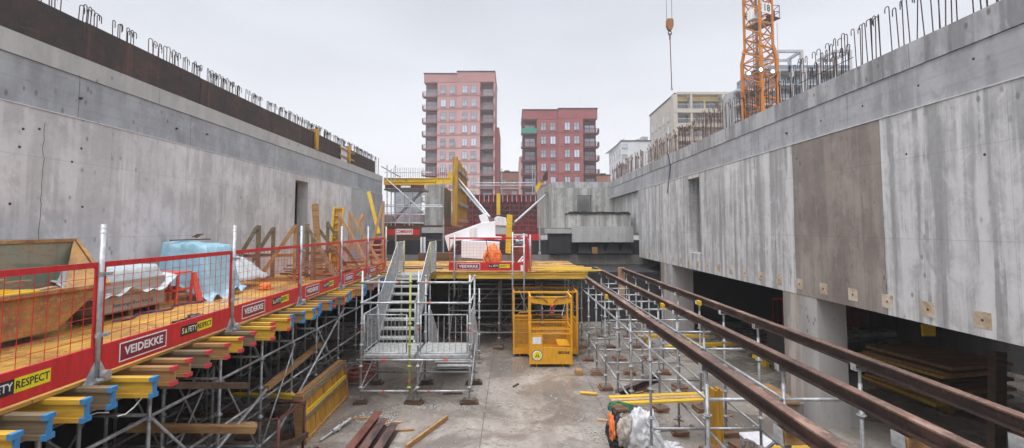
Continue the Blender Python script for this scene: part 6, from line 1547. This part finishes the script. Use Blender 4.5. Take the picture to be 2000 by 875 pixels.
for i,(x,y,L,rz,mt) in enumerate(((-3.35,10.1,.55,.1,'brown_wood'),(-3.05,10.35,.12,.8,'brown_wood'),(-2.72,9.95,.4,1.75,'raw_wood'),(-2.5,9.9,.3,.3,'raw_wood'),(-2.2,9.55,.35,.15,'brown_wood'),(-1.5,11.6,.5,.05,'dark_wood'),(1.0,15.0,.3,.3,'raw_wood'),(.1,12.2,.25,1.0,'dark_wood'),(2.0,10.0,.3,-.4,'raw_wood'),(3.1,11.6,.5,.4,'brown_wood'),(4.6,10.2,.6,.2,'brown_wood'),(3.0,7.0,.5,.4,'brown_wood'))):
    m = MB(); m.box((x,y,.02),(L,.05,.035),rz); tag(m.build('wood_splinter', M[mt]), f'small wood offcut scattered on the pit floor, {nth(i+1)} of twelve counted from the left pile', 'offcut', 'small offcuts scattered on the floor')

# ================================================================== LIGHT, SKY
w = bpy.data.worlds.new("World"); SC.world = w; w.use_nodes = True; nt = w.node_tree
bg = nt.nodes['Background']
sky = nt.nodes.new('ShaderNodeTexSky'); sky.sky_type = 'NISHITA'; sky.sun_disc = False
SUN_EL, SUN_AZ = R(58), R(-150)
sky.sun_elevation = SUN_EL; sky.sun_rotation = R(200); sky.dust_density = 6; sky.air_density = 1.0
tc = nt.nodes.new('ShaderNodeTexCoord'); sep = nt.nodes.new('ShaderNodeSeparateXYZ'); nt.links.new(tc.outputs['Generated'], sep.inputs[0])
rp = nt.nodes.new('ShaderNodeValToRGB'); e = rp.color_ramp.elements
K = SKYK = 1.0
stops = [(0.0,(.68,.685,.695)),(.12,(.645,.655,.68)),(.30,(.545,.56,.60)),(.48,(.47,.49,.54)),(.62,(1.05,1.05,1.08)),(1.0,(2.35,2.38,2.5))]
while len(e) < len(stops): e.new(.5)
for el,(p_,c_) in zip(e,stops): el.position = p_; el.color = (*[x*.5 for x in c_],1)
nt.links.new(sep.outputs['Z'], rp.inputs[0])
ns = nt.nodes.new('ShaderNodeTexNoise'); ns.inputs['Scale'].default_value = 1.6; ns.inputs['Detail'].default_value = 5; ns.inputs['Roughness'].default_value = .5
mp_ = nt.nodes.new('ShaderNodeMapping'); mp_.inputs['Scale'].default_value = (1,1,3.0); nt.links.new(tc.outputs['Generated'], mp_.inputs[0]); nt.links.new(mp_.outputs[0], ns.inputs['Vector'])
r2 = nt.nodes.new('ShaderNodeMapRange'); r2.inputs['From Min'].default_value = .3; r2.inputs['From Max'].default_value = .7; r2.inputs['To Min'].default_value = .86; r2.inputs['To Max'].default_value = 1.08; nt.links.new(ns.outputs['Fac'], r2.inputs['Value'])
mm_ = nt.nodes.new('ShaderNodeMix'); mm_.data_type = 'RGBA'; mm_.blend_type = 'MULTIPLY'; mm_.inputs[0].default_value = 1
nt.links.new(rp.outputs[0], mm_.inputs[6]); nt.links.new(r2.outputs[0], mm_.inputs[7])
# clouds are bright relative to the clear sky: scale so that the whole background runs at strength 0.1
sc2 = nt.nodes.new('ShaderNodeVectorMath'); sc2.operation = 'SCALE'; sc2.inputs['Scale'].default_value = 20.0; nt.links.new(mm_.outputs[2], sc2.inputs[0])
ov = nt.nodes.new('ShaderNodeMix'); ov.data_type = 'RGBA'; ov.inputs[0].default_value = .93
nt.links.new(sky.outputs[0], ov.inputs[6]); nt.links.new(sc2.outputs[0], ov.inputs[7]); nt.links.new(ov.outputs[2], bg.inputs[0]); bg.inputs[1].default_value = 0.1
sl_ = bpy.data.lights.new('sun','SUN'); sl_.energy = 1.2; sl_.angle = R(40); sl_.color = (1,.99,.97)
so = bpy.data.objects.new('sun', sl_); COL.objects.link(so); so.rotation_euler = (R(28),0,R(-20)); 
SC.view_settings.view_transform = 'Standard'; SC.view_settings.look = 'None'; SC.view_settings.gamma = 1; SC.view_settings.exposure = 0.66
SC.render.engine = 'CYCLES'

# ------------------------------------------------------------------ thin damp air
hz = MB(); hz.bb((-305,-105,-1.0),(305,425,58)); ho = tag(hz.build('haze', None), kind='stuff')
hm = bpy.data.materials.new('damp_air'); hm.use_nodes = True; hn = hm.node_tree; hn.nodes.clear()
ho_ = hn.nodes.new('ShaderNodeOutputMaterial'); pv = hn.nodes.new('ShaderNodeVolumePrincipled'); pv.inputs['Color'].default_value = (.93,.94,.97,1); pv.inputs['Density'].default_value = .0013; pv.inputs['Anisotropy'].default_value = 0.0
hn.links.new(pv.outputs[0], ho_.inputs['Volume']); ho.data.materials.append(hm)
